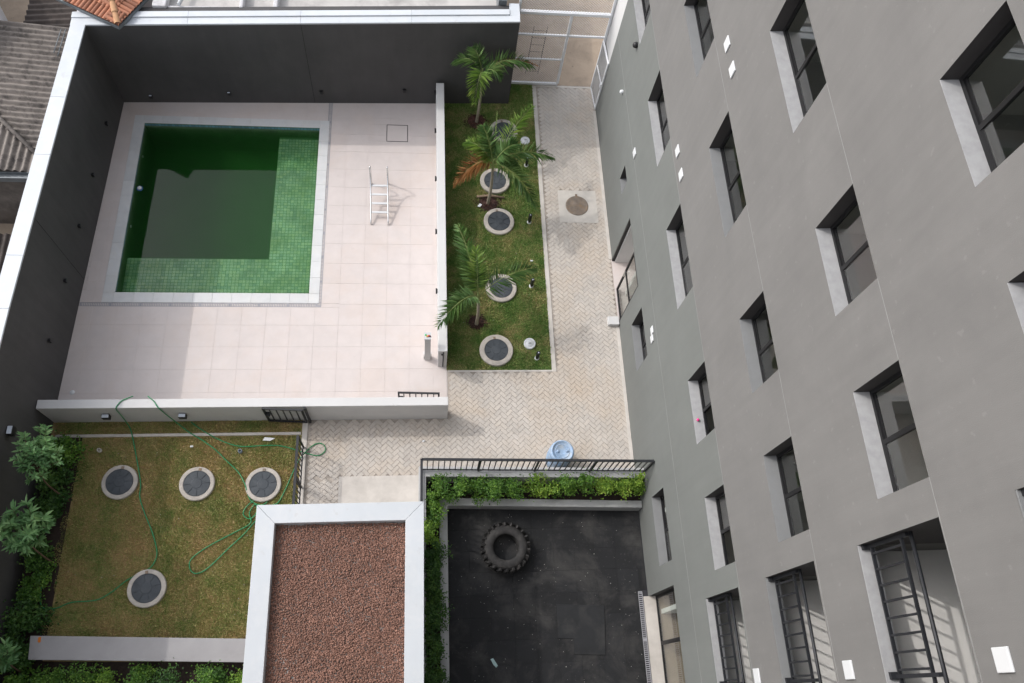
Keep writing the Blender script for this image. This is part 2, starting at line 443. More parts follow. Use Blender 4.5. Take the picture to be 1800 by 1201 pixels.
#
m_grass_r = grass_mat("right lawn grass", ((0.063, 0.158, 0.034), (0.151, 0.277, 0.063)), ((0.284, 0.347, 0.116), (0.525, 0.430, 0.210)), 0.045, 1.5)
m_grass_l = grass_mat("left lawn grass", ((0.081, 0.160, 0.037), (0.195, 0.277, 0.069)), ((0.359, 0.344, 0.127), (0.501, 0.384, 0.182)), 0.11, 1.3)
m_lawn_base_r = grass_mat("right lawn thatch", ((0.044, 0.090, 0.024), (0.090, 0.160, 0.040)), ((0.170, 0.180, 0.070), (0.300, 0.220, 0.120)), 0.02, 1.5)
m_lawn_base_l = grass_mat("left lawn thatch", ((0.057, 0.094, 0.025), (0.121, 0.161, 0.046)), ((0.242, 0.209, 0.086), (0.352, 0.233, 0.118)), 0.11, 1.3)

# water: clear Fresnel surface over a green, absorbing body
m_water, _nt, nd, lk, p = new_mat("green pool water")
nd.remove(p)
_t = nd.new("ShaderNodeBsdfTransparent")
_g = nd.new("ShaderNodeBsdfGlossy"); _g.inputs["Roughness"].default_value = 0.012
_f = nd.new("ShaderNodeFresnel"); _f.inputs["IOR"].default_value = 1.34
_nz = nd.new("ShaderNodeTexNoise"); _nz.inputs["Scale"].default_value = 2.5; _nz.inputs["Detail"].default_value = 2
_ge = nd.new("ShaderNodeNewGeometry"); lk.new(_ge.outputs["Position"], _nz.inputs["Vector"])
_bp = nd.new("ShaderNodeBump"); _bp.inputs["Strength"].default_value = 0.04; _bp.inputs["Distance"].default_value = 0.02
lk.new(_nz.outputs["Fac"], _bp.inputs["Height"]); lk.new(_bp.outputs[0], _g.inputs["Normal"])
_m = nd.new("ShaderNodeMixShader")
lk.new(front_only(nd, lk, _f), _m.inputs[0]); lk.new(_t.outputs[0], _m.inputs[1]); lk.new(_g.outputs[0], _m.inputs[2])
lk.new(_m.outputs[0], nd["Material Output"].inputs["Surface"])
_va = nd.new("ShaderNodeVolumeAbsorption"); _va.inputs["Color"].default_value = (0.14, 0.60, 0.20, 1); _va.inputs["Density"].default_value = 2.2
_vs = nd.new("ShaderNodeVolumeScatter"); _vs.inputs["Color"].default_value = (0.25, 0.85, 0.22, 1); _vs.inputs["Density"].default_value = 0.34
_ad = nd.new("ShaderNodeAddShader"); lk.new(_va.outputs[0], _ad.inputs[0]); lk.new(_vs.outputs[0], _ad.inputs[1])
lk.new(_ad.outputs[0], nd["Material Output"].inputs["Volume"])

# ================================================================== SETTING
# ---- ground: one sheet to the horizon with a hole where the plot's own floors lie
def ring_sheet(name, outer, inner, z, mat):
    (a0, a1, b0, b1), (c0, c1, d0, d1) = outer, inner
    v = [(a0, b0, z), (a1, b0, z), (a1, b1, z), (a0, b1, z), (c0, d0, z), (c1, d0, z), (c1, d1, z), (c0, d1, z)]
    return MB().add(v, [(0, 1, 5, 4), (1, 2, 6, 5), (2, 3, 7, 6), (3, 0, 4, 7)]).build(name, mat)


tag(ring_sheet("ground", (-1500, 1500, -1500, 1500), (-8.9, 5.4, -6, 17.15), -0.006, m_dirt), kind="structure")

PX0, PX1, PY0, PY1 = -7.86, -2.98, 9.83, 15.24      # pool opening
DX0, DX1, DY0, DY1 = -8.72, 0.36, 6.58, 16.30       # deck


def sheet_with_hole(x0, x1, y0, y1, hx0, hx1, hy0, hy1, z):
    return MB().add([(x0, y0, z), (x1, y0, z), (x1, y1, z), (x0, y1, z), (hx0, hy0, z), (hx1, hy0, z), (hx1, hy1, z), (hx0, hy1, z)],
                    [(0, 1, 5, 4), (1, 2, 6, 5), (2, 3, 7, 6), (3, 0, 4, 7)])


deck = sheet_with_hole(DX0 - .1, DX1 + .26, DY0 - .2, DY1 + .3, PX0 - .02, PX1 + .02, PY0 - .02, PY1 + .02, -0.0045).build("pool_deck", m_grout)
tag(deck, kind="structure")
# deck tiles, 0.61 m, cut at the edges of the coping, drains and walls
CW = 0.27                                           # coping width
GX, GY = -2.70, 9.50                                # drain lines
T = 0.612


def overlap_cut(rects, hole):
    """subtract an axis-aligned hole from rectangles"""
    out = []
    hx0, hx1, hy0, hy1 = hole
    for x0, x1, y0, y1 in rects:
        if x1 <= hx0 or x0 >= hx1 or y1 <= hy0 or y0 >= hy1:
            out.append((x0, x1, y0, y1)); continue
        if y0 < hy0: out.append((x0, x1, y0, hy0))
        if y1 > hy1: out.append((x0, x1, hy1, y1))
        ya, yb = max(y0, hy0), min(y1, hy1)
        if x0 < hx0: out.append((x0, hx0, ya, yb))
        if x1 > hx1: out.append((hx1, x1, ya, yb))
    return out


holes = [(PX0 - CW, PX1 + CW, PY0 - CW, PY1 + CW), (GX - 0.055, GX + 0.055, GY - 0.055, 16.4), (-8.66, GX + 0.055, GY - 0.055, GY + 0.055),
         (-8.75, -8.55, 9.9, 16.4), (-1.06, -0.44, 14.83, 15.44)]
tile_cache = {}
nx = int((DX1 + .24 - DX0) / T) + 2
ny = int((DY1 - DY0) / T) + 2
for i in range(nx):
    for j in range(ny):
        x0, y0 = DX0 - 0.2 + i * T, DY0 - 0.1 + j * T
        rc = [(x0, x0 + T, y0, y0 + T)]
        for h in holes: rc = overlap_cut(rc, h)
        for a0, a1, b0, b1 in rc:
            a0, a1, b0, b1 = max(a0, DX0), min(a1, DX1 + .24), max(b0, DY0), min(b1, DY1 + .1)
            w, h = a1 - a0 - 0.003, b1 - b0 - 0.003
            if w < 0.03 or h < 0.03: continue
            k = (round(w, 3), round(h, 3))
            if k not in tile_cache:
                tile_cache[k] = MB().cbox(-w / 2, w / 2, -h / 2, h / 2, -0.004, 0.0, 0.001).mesh("tile", m_deck)
            link("tile", tile_cache[k], deck, ((a0 + a1) / 2, (b0 + b1) / 2, rng.uniform(-0.0006, 0.0006)))

# planting strip of dark soil along the left wall
tag(MB().box(-8.76, -8.555, 9.9, 16.1, -0.3, -0.05).build("soil_strip", m_soil), kind="structure")

# ---- paved courtyard (herringbone) -------------------------------------------------
paving = MB().add([(-2.95, 4.7, -.012), (5.3, 4.7, -.012), (5.3, 6.36, -.012), (-2.95, 6.36, -.012),
                   (0.61, 6.36, -.012), (0.61, 7.66, -.012), (5.3, 7.66, -.012), (3.33, 7.66, -.012), (3.33, 17.2, -.012), (5.3, 17.2, -.012), (-2.95, 3.4, -.012), (-.02, 3.4, -.012), (-.02, 4.7, -.012)],
                  [(0, 12, 1, 2, 4, 3), (4, 2, 6, 7, 5), (7, 6, 9, 8), (10, 11, 12, 0)]).build("paving", m_sandjoint)
tag(paving, kind="structure")
BL, BW, GAP = 0.200, 0.100, 0.005
blocks = []
c45 = math.sqrt(.5)


def in_paving(x, y, mgn=0.0):
    if 3.87 - mgn < x < 4.98 + mgn and 12.17 - mgn < y < 13.26 + mgn: return False      # concrete surround of the round cover
    if -2.0 - mgn < x < 0.0 and y < 4.93 + mgn: return False                             # concrete apron
    if -2.78 < x < 5.24 and 4.85 < y < 6.33 and not (x < -0.0 and y < 4.93): return True
    if -2.78 < x < -0.1 and 3.6 < y <= 4.85: return True
    if 0.66 < x < 5.24 and 6.3 <= y < 7.60: return True
    if 3.46 < x < 5.24 and 7.5 <= y < 17.08: return True
    return False


# herringbone in its own 45-degree grid of unit BW: each pair = one horizontal + one vertical block
for i in range(-140, 260):
    for j in range(-140, 260):
        k = (i - j) % 4
        if k == 0: cx_, cy_, hz = (i + 1.0), (j + 0.5), True       # covers i,i+1 at row j
        elif k == 3: cx_, cy_, hz = (i + 0.5), (j + 1.0), False      # covers j,j+1 at column i
        else: continue
        gx, gy = cx_ * BW, cy_ * BW
        x = (gx - gy) * c45 + 1.0; y = (gx + gy) * c45 + 3.0
        if in_paving(x, y): blocks.append((x, y, R(45) + (0 if hz else R(90))))
blk = MB().cbox(-BL / 2 + GAP / 2, BL / 2 - GAP / 2, -BW / 2 + GAP / 2, BW / 2 - GAP / 2, -0.010, 0.0, 0.0035)
blk_me = blk.mesh("paving_block", m_paver)
blocks.sort(key=lambda b: (b[0] ** 2 + b[1] ** 2) + (0 if b[1] > 4.95 or b[0] < -0.1 else 1000))
for x, y, a in blocks[:300]:
    link("paving_block", blk_me, paving, (x, y, rng.uniform(-0.0015, 0.0015)), a + rng.uniform(-.01, .01))
rest = blocks[300:]
tf4 = np.array([f for f in blk.f])
mm = np.zeros((len(rest), 3, 4))
for n_, (x, y, a) in enumerate(rest):
    a += rng.uniform(-.01, .01)
    c_, s_ = math.cos(a), math.sin(a)
    mm[n_] = [[c_, -s_, 0, x], [s_, c_, 0, y], [0, 0, 1, rng.uniform(-.0015, .0015)]]
V, F = stamp(blk.v, tf4, mm)
tag(link("paving_blocks_beyond", np_mesh("paving_blocks_beyond", V, F, m_paver), paving), kind="stuff")
# plain kerb strips and concrete patches in the paving
for nm, r in (("kerb_strip", (3.335, 3.45, 7.66, 17.1)), ("kerb_strip", (0.64, 3.45, 7.61, 7.66)), ("kerb_strip", (-2.93, -2.80, 3.6, 6.34)), ("kerb_strip", (5.17, 5.258, 4.9, 8.9)), ("kerb_strip", (5.17, 5.258, 10.99, 16.2)), ("kerb_strip", (3.46, 5.17, 17.06, 17.12))):
    bevel(MB().box(*r, -0.012, 0.004).build(nm, m_conc, paving), 0.004)
apron = MB().box(-2.0, -0.05, 3.4, 4.93, -0.012, 0.002).build("concrete_apron", m_conc, paving)
surround = MB().box(3.87, 4.98, 12.17, 13.26, -0.012, 0.003).build("concrete_surround", MAT("white cement", (0.50, 0.47, 0.43), 0.9, 0.08, 3,
                     stain=(0.42, 0.39, 0.35), stain_scale=2.2, stain_amt=0.5), paving)

# ---- lawns -------------------------------------------------------------------------
tag(MB().add([(0.6, 7.66, -.004), (3.34, 7.66, -.004), (3.34, 17.15, -.004), (0.6, 17.15, -.004)], [(0, 1, 2, 3)]).build("right_lawn", m_lawn_base_r), kind="structure")
tag(MB().add([(-8.75, -1.5, -.004), (-2.93, -1.5, -.004), (-2.93, 6.4, -.004), (-8.75, 6.4, -.004)], [(0, 1, 2, 3)]).build("left_lawn", m_lawn_base_l), kind="structure")
tag(MB().add([(0.0, -6, -.062), (5.3, -6, -.062), (5.3, 4.15, -.062), (0.0, 4.15, -.062)], [(0, 1, 2, 3)]).build("gym_floor", m_void), kind="structure")
gymf = bpy.data.objects["gym_floor"]
RT = 0.5
for i in range(10):
    for j in range(12):
        x0, y0 = 0.575 + i * RT, 4.095 - (j + 1) * RT
        x1 = min(x0 + RT, 5.02 if y0 < 1.9 else 5.24)
        if x1 - x0 < 0.05: continue
        w = x1 - x0
        key = ("r", round(w, 2))
        if key not in tile_cache:
            tile_cache[key] = MB().cbox(0.001, w - 0.001, 0.001, RT - 0.001, -0.012, 0, 0.0015).mesh("rubber_tile", m_rubber)
        link("rubber_tile", tile_cache[key], gymf, (x0, y0, -0.05 + rng.uniform(-.0015, .0015)))

MANH_R = [(1.90, 8.20, .44, .315), (2.10, 10.03, .42, .31), (2.12, 12.14, .43, .32), (2.06, 13.50, .43, .32), (2.38, 15.28, .42, .31)]
MANH_L = [(-6.98, 4.88, .40, .31), (-5.25, 4.81, .40, .31), (-3.74, 4.76, .41, .32), (-6.06, 2.48, .41, .32)]


def grass(name, area, dens, mat, holes_, label, hmin, hmax, soilband=None):
    x0, x1, y0, y1 = area
    n = int((x1 - x0) * (y1 - y0) * dens)
    P = np.stack([rng.uniform(x0, x1, n), rng.uniform(y0, y1, n)], 1)
    keep = np.ones(n, bool)
    for hx, hy, hr in holes_: keep &= (P[:, 0] - hx) ** 2 + (P[:, 1] - hy) ** 2 > hr * hr
    if soilband is not None: keep &= soilband(P)
    P = P[keep]; n = len(P)
    ang = rng.uniform(0, 2 * np.pi, n); w = rng.uniform(.006, .012, n); h = rng.uniform(hmin, hmax, n)
    # clumps: height follows a coarse wave so the turf is uneven
    h *= 0.75 + 0.5 * (np.sin(P[:, 0] * 5.1 + 1.7 * np.sin(P[:, 1] * 3.3)) * np.sin(P[:, 1] * 4.3 + 1.1 * np.sin(P[:, 0] * 2.9)) * .5 + .5)
    tl = rng.uniform(0.2, 1.1, n) * h; ta = rng.uniform(0, 2 * np.pi, n)
    V = np.zeros((n, 3, 3))
    V[:, 0, 0] = P[:, 0] - np.cos(ang) * w; V[:, 0, 1] = P[:, 1] - np.sin(ang) * w
    V[:, 1, 0] = P[:, 0] + np.cos(ang) * w; V[:, 1, 1] = P[:, 1] + np.sin(ang) * w
    V[:, 2, 0] = P[:, 0] + np.cos(ta) * tl; V[:, 2, 1] = P[:, 1] + np.sin(ta) * tl; V[:, 2, 2] = h
    V[:, :2, 2] = -.004
    F = np.arange(n * 3).reshape(n, 3)
    return tag(link(name, np_mesh(name, V.reshape(-1, 3), F, mat)), label, "grass", kind="stuff")


MULCH = [(1.59, 15.63, .42), (1.84, 12.74, .42), (1.41, 9.02, .31)]
grass("grass", (0.62, 3.33, 7.68, 17.1), 7500, m_grass_r, [(x, y, r - .01) for x, y, r, _ in MANH_R] + [(x, y, r * .62) for x, y, r in MULCH],
      "short green lawn with round covers beside the paved path", .02, .045)
grass("grass", (-8.2, -2.95, 1.1, 5.96), 7500, m_grass_l, [(x, y, r - .01) for x, y, r, _ in MANH_L],
      "dull patchy lawn with four round covers beside the gravel roof", .018, .04,
      soilband=lambda P: P[:, 0] > -8.06 + .08 * np.sin(P[:, 1] * 3.1) + .05 * np.sin(P[:, 1] * 9))
grass("grass", (-8.62, -2.95, 6.05, 6.36), 7000, m_grass_l, [], "narrow shaded grass strip under the pool parapet", .02, .045)
tag(bevel(MB().box(-8.6, -2.95, 5.98, 6.05, -.05, .03).build("kerb", m_conc), .006), "thin concrete kerb between lawn and grass strip", "kerb")
tag(MB().box(-8.75, -8.0, -1.5, 6.0, -.2, .012).build("soil_bed", m_soil), kind="structure")
tag(MB().prism([(-8.0, -1.5), (-3.2, -1.5), (-3.2, .85), (-8.0, 1.06)], -.2, .010).build("soil_bed", m_soil), kind="structure")

# ================================================================== WALLS
def wall_thing(name, label, cat="wall"):
    e = empty(name); tag(e, label, cat); return e


# left boundary wall: inner face slightly out of square, charcoal inside, pale coping
lw = wall_thing("boundary_wall", "tall charcoal boundary wall along the left with white coping")
L0, L1 = (-8.50, 15.95), (-8.72, -3.0)


def lx(y): return L0[0] + (L1[0] - L0[0]) * (L0[1] - y) / (L0[1] - 6.9) if y > 6.9 else L1[0]


def lz(y): return 2.86 + 0.10 * (15.95 - y) / 9.0


ys = [16.3, 10.2, 6.9, -3.0]
v = []
for y in ys:
    v += [(lx(y), y, -.3), (lx(y), y, lz(y)), (lx(y) - .30, y, lz(y)), (lx(y) - .30, y, -.3)]
f = []
for i in range(3):
    a, b = i * 4, i * 4 + 4
    for k in range(4): f.append((a + k, a + (k + 1) % 4, b + (k + 1) % 4, b + k))
MB().add(v, f + [(0, 3, 2, 1), (12, 13, 14, 15)]).build("wall_body", m_dark, lw)
ycuts = [16.28, 13.6, 11.9, 9.2, 7.9, 5.2, 2.5, -0.2, -3.0]
for a, b in zip(ycuts[:-1], ycuts[1:]):
    a -= .004
    vv = []
    for y in (a, b):
        vv += [(lx(y) + .012, y, lz(y)), (lx(y) - .345, y, lz(y)), (lx(y) - .345, y, lz(y) + .05), (lx(y) + .012, y, lz(y) + .05)]
    o = MB().add(vv, [(0, 1, 2, 3), (7, 6, 5, 4), (0, 4, 5, 1), (1, 5, 6, 2), (2, 6, 7, 3), (3, 7, 4, 0)]).build("coping_slab", m_coping, lw)
    bevel(o, .006)
MB().box(lx(10.2) - .01, lx(10.2) + .003, 10.195, 10.205, 0, lz(10.2) - .001).build("joint", m_seam, lw)

# back boundary wall from the corner to the gate
bw = wall_thing("boundary_wall", "tall charcoal boundary wall behind the pool with stepped white coping")
B0, B1 = (-8.5, 15.95), (2.57, 16.36)


def byy(x): return B0[1] + (B1[1] - B0[1]) * (x - B0[0]) / (B1[0] - B0[0])


def bzz(x): return 2.86 + .34 * (x - B0[0]) / (B1[0] - B0[0])


v = []
for x in (-8.5, -3.16, 2.57):
    y = byy(x)
    v += [(x, y, -.3), (x, y, bzz(x)), (x, y + .62, bzz(x)), (x, y + .62, -.3)]
f = []
for i in range(2):
    a, b = i * 4, i * 4 + 4
    for k in range(4): f.append((a + k, b + k, b + (k + 1) % 4, a + (k + 1) % 4))
MB().add(v, f + [(0, 1, 2, 3), (11, 10, 9, 8)]).build("wall_body", m_dark, bw)
xc = [-8.86, -6.0, -3.16, -0.3, 2.58]
for a, b in zip(xc[:-1], xc[1:]):
    b -= .004
    for (d0, d1, h0, h1) in ((-.012, .21, 0, .05), (.214, .40, .0, .085)):
        a2 = a + (.0 if d0 < 0 else .0)
        if d0 > 0 and b > 2: b2 = 2.30
        else: b2 = b
        vv = []
        for x in (a2, b2):
            vv += [(x, byy(x) + d0, bzz(x) + h0), (x, byy(x) + d1, bzz(x) + h0), (x, byy(x) + d1, bzz(x) + h1), (x, byy(x) + d0, bzz(x) + h1)]
        bevel(MB().add(vv, [(0, 3, 2, 1), (4, 5, 6, 7), (0, 1, 5, 4), (1, 2, 6, 5), (2, 3, 7, 6), (3, 0, 4, 7)]).build("coping_slab", m_coping, bw), .006)
MB().box(2.305, 2.578, byy(2.4) + .20, byy(2.4) + .64, bzz(2.4) + .004, bzz(2.4) + .052).build("coping_slab", m_coping, bw)
MB().add([(-3.165, byy(-3.165) - .003, .02), (-3.155, byy(-3.155) - .003, .02), (-3.155, byy(-3.155) - .003, bzz(-3.16)), (-3.165, byy(-3.165) - .003, bzz(-3.16)),
          (-3.165, byy(-3.165) + .01, .02), (-3.155, byy(-3.155) + .01, .02), (-3.155, byy(-3.155) + .01, bzz(-3.16)), (-3.165, byy(-3.165) + .01, bzz(-3.16))],
         [(0, 1, 2, 3), (0, 3, 7, 4), (1, 5, 6, 2)]).build("joint", m_seam, bw)

# low parapets round the deck
o = bevel(MB().box(-8.70, 0.60, 6.36, 6.575, -.2, 1.0).build("parapet_wall", m_white), .012)
tag(o, "long white parapet wall in front of the pool deck", "wall")
rp = empty("parapet_wall"); tag(rp, "white parapet wall between pool deck and palm lawn", "wall")
bevel(MB().box(0.375, 0.60, 7.76, 16.18, -.2, 1.0).build("wall_body", m_white, rp), .012)
MB().box(0.49, 0.515, 7.735, 7.757, .05, .95).build("latch_plate", m_iron, rp)
MB().box(0.45, 0.49, 7.73, 7.757, .80, .84).build("latch", m_iron, rp)

# ================================================================== POOL
pool = empty("swimming_pool", (-5.42, 12.53, 0)); tag(pool, "square swimming pool of green water with pale stone coping", "swimming pool")


def pchild(o):
    o.parent = pool; o.location = Vector(o.location) - Vector((-5.42, 12.53, 0)); return o


SX, SY, SZ, DZ = PX0 + 40 * .092, PY0 + 14 * .092, -.46, -1.15            # shelf edge, shelf depth, deep floor
WZ = -.13
b = MB()
x0, x1, y0, y1 = PX0, PX1, PY0, PY1
b.add([(x0, y0, 0), (x1, y0, 0), (x1, y1, 0), (x0, y1, 0), (x0, y0, DZ), (x1, y0, DZ), (x1, y1, DZ), (x0, y1, DZ)],
      [(0, 4, 5, 1), (1, 5, 6, 2), (2, 6, 7, 3), (3, 7, 4, 0), (4, 7, 6, 5)])
b.add([(SX, SY, SZ), (x1, SY, SZ), (x1, y1, SZ), (SX, y1, SZ), (x0, y0, SZ), (x1, y0, SZ), (x0, SY, SZ),
       (SX, SY, DZ), (SX, y1, DZ), (x0, SY, DZ)],
      [(0, 1, 2, 3), (4, 5, 1, 0, 6), (0, 3, 8, 7), (6, 0, 7, 9)])
pchild(b.build("basin", m_poolgrout))
# mosaic: shelf floor, deep floor and walls
TS = 0.092
tq = np.array([(-.5, -.5, 0), (.5, -.5, 0), (.5, .5, 0), (-.5, .5, 0)], float) * np.array([TS - .010, TS - .010, 1])
mats_ = []


def floor_tiles(ax0, ax1, ay0, ay1, z):
    for i in range(int((ax1 - ax0) / TS + .02)):
        for j in range(int((ay1 - ay0) / TS + .02)):
            mats_.append([[1, 0, 0, ax0 + (i + .5) * TS], [0, 1, 0, ay0 + (j + .5) * TS], [0, 0, 1, z]])


def wall_tiles(p, ux, uy, n, ztop, zbot, nx_, ny_):
    for i in range(n):
        for j in range(int((ztop - zbot) / TS)):
            mats_.append([[ux, 0, nx_, p[0] + ux * (i + .5) * TS + nx_ * .003], [uy, 0, ny_, p[1] + uy * (i + .5) * TS + ny_ * .003], [0, 1, 0, ztop - (j + .5) * TS]])


floor_tiles(SX, x1, SY, y1, SZ + .004)
floor_tiles(x0, x1, y0, SY + .001, SZ + .004)
mats_shelf = mats_; mats_ = []
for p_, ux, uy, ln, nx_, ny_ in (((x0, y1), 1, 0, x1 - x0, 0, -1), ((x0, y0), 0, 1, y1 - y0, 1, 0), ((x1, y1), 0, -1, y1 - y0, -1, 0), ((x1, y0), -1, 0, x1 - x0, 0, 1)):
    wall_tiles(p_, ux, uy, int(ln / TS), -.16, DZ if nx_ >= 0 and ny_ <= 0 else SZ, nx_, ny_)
n_wall = None
V, F = stamp(tq, np.array([[0, 1, 2, 3]]), np.array(mats_shelf, float))
o = link("shelf_tiles", np_mesh("shelf_tiles", V, F, m_pooltile)); pchild(o); o["kind"] = "stuff"
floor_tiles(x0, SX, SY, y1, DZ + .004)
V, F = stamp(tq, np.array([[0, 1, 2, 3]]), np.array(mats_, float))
o = link("mosaic_tiles", np_mesh("mosaic_tiles", V, F, m_shadetile)); pchild(o); o["kind"] = "stuff"
mats_ = []
for p_, ux, uy, ln, nx_, ny_ in (((x0, y1), 1, 0, x1 - x0, 0, -1), ((x0, y0), 0, 1, y1 - y0, 1, 0), ((x1, y1), 0, -1, y1 - y0, -1, 0), ((x1, y0), -1, 0, x1 - x0, 0, 1)):
    wall_tiles(p_, ux, uy, int(ln / TS), -.02, -.16, nx_, ny_)
V, F = stamp(tq, np.array([[0, 1, 2, 3]]), np.array(mats_, float))
o = link("waterline_tiles", np_mesh("waterline_tiles", V, F, m_waterline)); pchild(o); o["kind"] = "stuff"
e_ = .006
o = MB().box(x0 + e_, x1 - e_, y0 + e_, y1 - e_, DZ + .008, WZ)
# water follows the shelf: deep block and shelf block share one closed outline
wv = [(x0 + e_, y0 + e_), (x1 - e_, y0 + e_), (x1 - e_, y1 - e_), (x0 + e_, y1 - e_)]
wb = MB()
A = [(x0 + e_, y0 + e_, WZ), (x1 - e_, y0 + e_, WZ), (x1 - e_, y1 - e_, WZ), (x0 + e_, y1 - e_, WZ)]
s_ = SZ + .010; d_ = DZ + .010
Bv = [(x0 + e_, y0 + e_, s_), (x1 - e_, y0 + e_, s_), (x1 - e_, y1 - e_, s_), (SX - e_, y1 - e_, s_), (SX - e_, SY + e_, s_), (x0 + e_, SY + e_, s_),
      (SX - e_, y1 - e_, d_), (SX - e_, SY + e_, d_), (x0 + e_, SY + e_, d_), (x0 + e_, y1 - e_, d_)]
wb.add(A + Bv, [(0, 1, 2, 3), (0, 4, 5, 1), (1, 5, 6, 2), (2, 6, 7, 10, 13, 3), (3, 13, 12, 9, 4, 0),
                (4, 9, 8, 5), (5, 8, 7, 6), (7, 8, 11, 10), (8, 9, 12, 11), (10, 11, 12, 13)])
pchild(wb.build("water", m_water))
# coping stones
cl = 0.497
stones = []
nseg = 10
for i in range(nseg):
    w = (x1 - x0) / nseg
    stones += [(x0 + i * w, x0 + (i + 1) * w, y0 - CW, y0), (x0 + i * w, x0 + (i + 1) * w, y1, y1 + CW)]
nseg = 11
for i in range(nseg):
    w = (y1 - y0) / nseg
    stones += [(x0 - CW, x0, y0 + i * w, y0 + (i + 1) * w), (x1, x1 + CW, y0 + i * w, y0 + (i + 1) * w)]
for sx in (x0 - CW, x1):
    for sy in (y0 - CW, y1): stones.append((sx, sx + CW, sy, sy + CW))
for a0, a1, b0, b1 in stones:
    gx0 = .012 if a1 == x0 else 0; gx1 = .012 if a0 == x1 else 0
    o = MB().cbox(a0 + .001, a1 - .001 + (.018 if a1 == x0 else 0), b0 + .001, b1 - .001 + (.018 if b1 == y0 else 0), -.03, .006, .004).build("coping_stone", m_marble)
    pchild(o)
for yy in (12.0, 14.3):
    o = MB().lathe([(0, 0), (.035, 0), (.04, -.02)], n=16).build("water_inlet", m_plastic_w)
    o.rotation_euler = (0, R(90), 0); o.location = (-7.845, yy, -.3); pchild(o)

e = empty("chlorine_float", (-7.72, 13.12, WZ)); tag(e, "round white and blue float on the water at the pool's left edge", "pool float")
MB().lathe([(0, -.05), (.06, -.04), (.085, .0), (.075, .02)], n=24).build("ring", MAT("blue plastic", (0.08, 0.20, 0.55), .4, .05, 5), e)
MB().lathe([(.0, .05), (.03, .048), (.055, .035), (.06, .018)], n=24).build("cap", m_plastic_w, e)

# drain channels with slotted grates (a run beside and a run before the pool)
def drain(label, p0, p1, n):
    e = empty("drain_channel"); tag(e, label, "drain")
    p0, p1 = Vector(p0), Vector(p1)
    d = (p1 - p0); ln = d.length; d.normalize(); s = Vector((-d.y, d.x, 0))
    MB().bar(p0 + Vector((0, 0, -.03)), p1 + Vector((0, 0, -.03)), .10, .03).build("channel", m_void, e)
    L = ln / n
    g = MB()
    for sg in (-1, 1): g.box(0.01, L - .01, sg * .045 - .006, sg * .045 + .006, -.015, .002)
    g.box(0.0, .03, -.05, .05, -.015, .0025); g.box(L - .03, L, -.05, .05, -.015, .0025)
    k = int((L - .06) / .042)
    for i in range(k):
        xx = .03 + (i + .5) * (L - .06) / k
        g.box(xx - .009, xx + .009, -.039, .039, -.012, .0015)
    me = g.mesh("grate", m_grate)
    for i in range(n):
        q = p0 + d * (L * i)
        link("grate", me, e, q, math.atan2(d.y, d.x))
    return e


drain("slotted grey drain running across the deck in front of the pool", (-8.64, GY, 0), (GX - .06, GY, 0), 8)
drain("slotted grey drain running along the right side of the pool", (GX, GY - .05, 0), (GX, 16.22, 0), 9)
# square tiled access cover in the deck
e = empty("access_cover", (-.75, 15.135, 0)); tag(e, "square tiled access cover with thin dark frame in the deck", "cover")
MB().cbox(-.29, .29, -.285, .285, -.012, .0, .003).build("panel", m_deck, e)
fr = MB()
fr.box(-.308, .308, -.303, -.288, -.012, .001); fr.box(-.308, .308, .288, .303, -.012, .001)
fr.box(-.308, -.293, -.288, .288, -.012, .001); fr.box(.293, .308, -.288, .288, -.012, .001)
fr.build("frame", m_iron, e)

# ================================================================== APARTMENT BUILDING
FX = 5.26
apt = empty("apartment_building", (FX, 6, 0)); tag(apt, "tall grey rendered apartment building with rows of black framed windows", "building")


def A_(o):
    o.parent = apt; o.location = Vector(o.location) - Vector((FX, 6, 0)); return o


ROW = [4.64, 7.49, 10.34, 13.19, 16.04]
WH = 1.03
wins = []      # (y0,y1,z0,z1,kind)
colsA = [(14.35, 15.95), (10.73, 12.6), (7.14, 9.06), (4.235, 5.55), (1.875, 3.20)]
for r, z in enumerate(ROW):
    for (a, b_) in colsA:
        wins.append((a, b_, z, z + WH, 'w' if r != 1 else 'g'))
wins += [(7.15, 8.41, 1.15, 2.18, 'g'), (2.45, 4.0, 1.17, 2.14, 'g'), (12.02, 12.52, 1.66, 2.26, 's')]
doors = [(9.03, 10.97, -.06, 2.12, 'door'), (-.45, 1.94, -.06, 2.03, 'gym')]
bals = [(-1.35, 1.46, z, z + 1.70, 'bal') for z in (3.92, 6.78, 9.66, 12.52, 15.38)]
opens = wins + doors + bals
ZP = 5.675      # paint change
YB0, YB1, ZB0, ZB1 = -6.0, 16.25, -.06, 18.3


def wall_face(za, zb, mat, name):
    ysb = sorted({YB0, YB1, *[o[0] for o in opens], *[o[1] for o in opens]})
    zsb = sorted({za, zb, *[min(max(o[2], za), zb) for o in opens], *[min(max(o[3], za), zb) for o in opens]})
    m = MB()
    idx = {}

    def vi(x, y, z):
        k = (round(x, 4), round(y, 4), round(z, 4))
        if k not in idx:
            idx[k] = len(m.v); m.v.append(k)
        return idx[k]
    for y0_, y1_ in zip(ysb[:-1], ysb[1:]):
        for z0_, z1_ in zip(zsb[:-1], zsb[1:]):
            cy_, cz_ = (y0_ + y1_) / 2, (z0_ + z1_) / 2
            if any(o[0] < cy_ < o[1] and o[2] < cz_ < o[3] for o in opens): continue
            m.f.append((vi(FX, y1_, z0_), vi(FX, y0_, z0_), vi(FX, y0_, z1_), vi(FX, y1_, z1_))); m.sm.append(False)
    o = A_(m_end(m, za, zb).build(name, mat))
    return o


def m_end(m, za, zb):
    return m.add([(FX, YB1, za), (FX, YB1, zb), (FX + 9, YB1, zb), (FX + 9, YB1, za)], [(0, 1, 2, 3)])


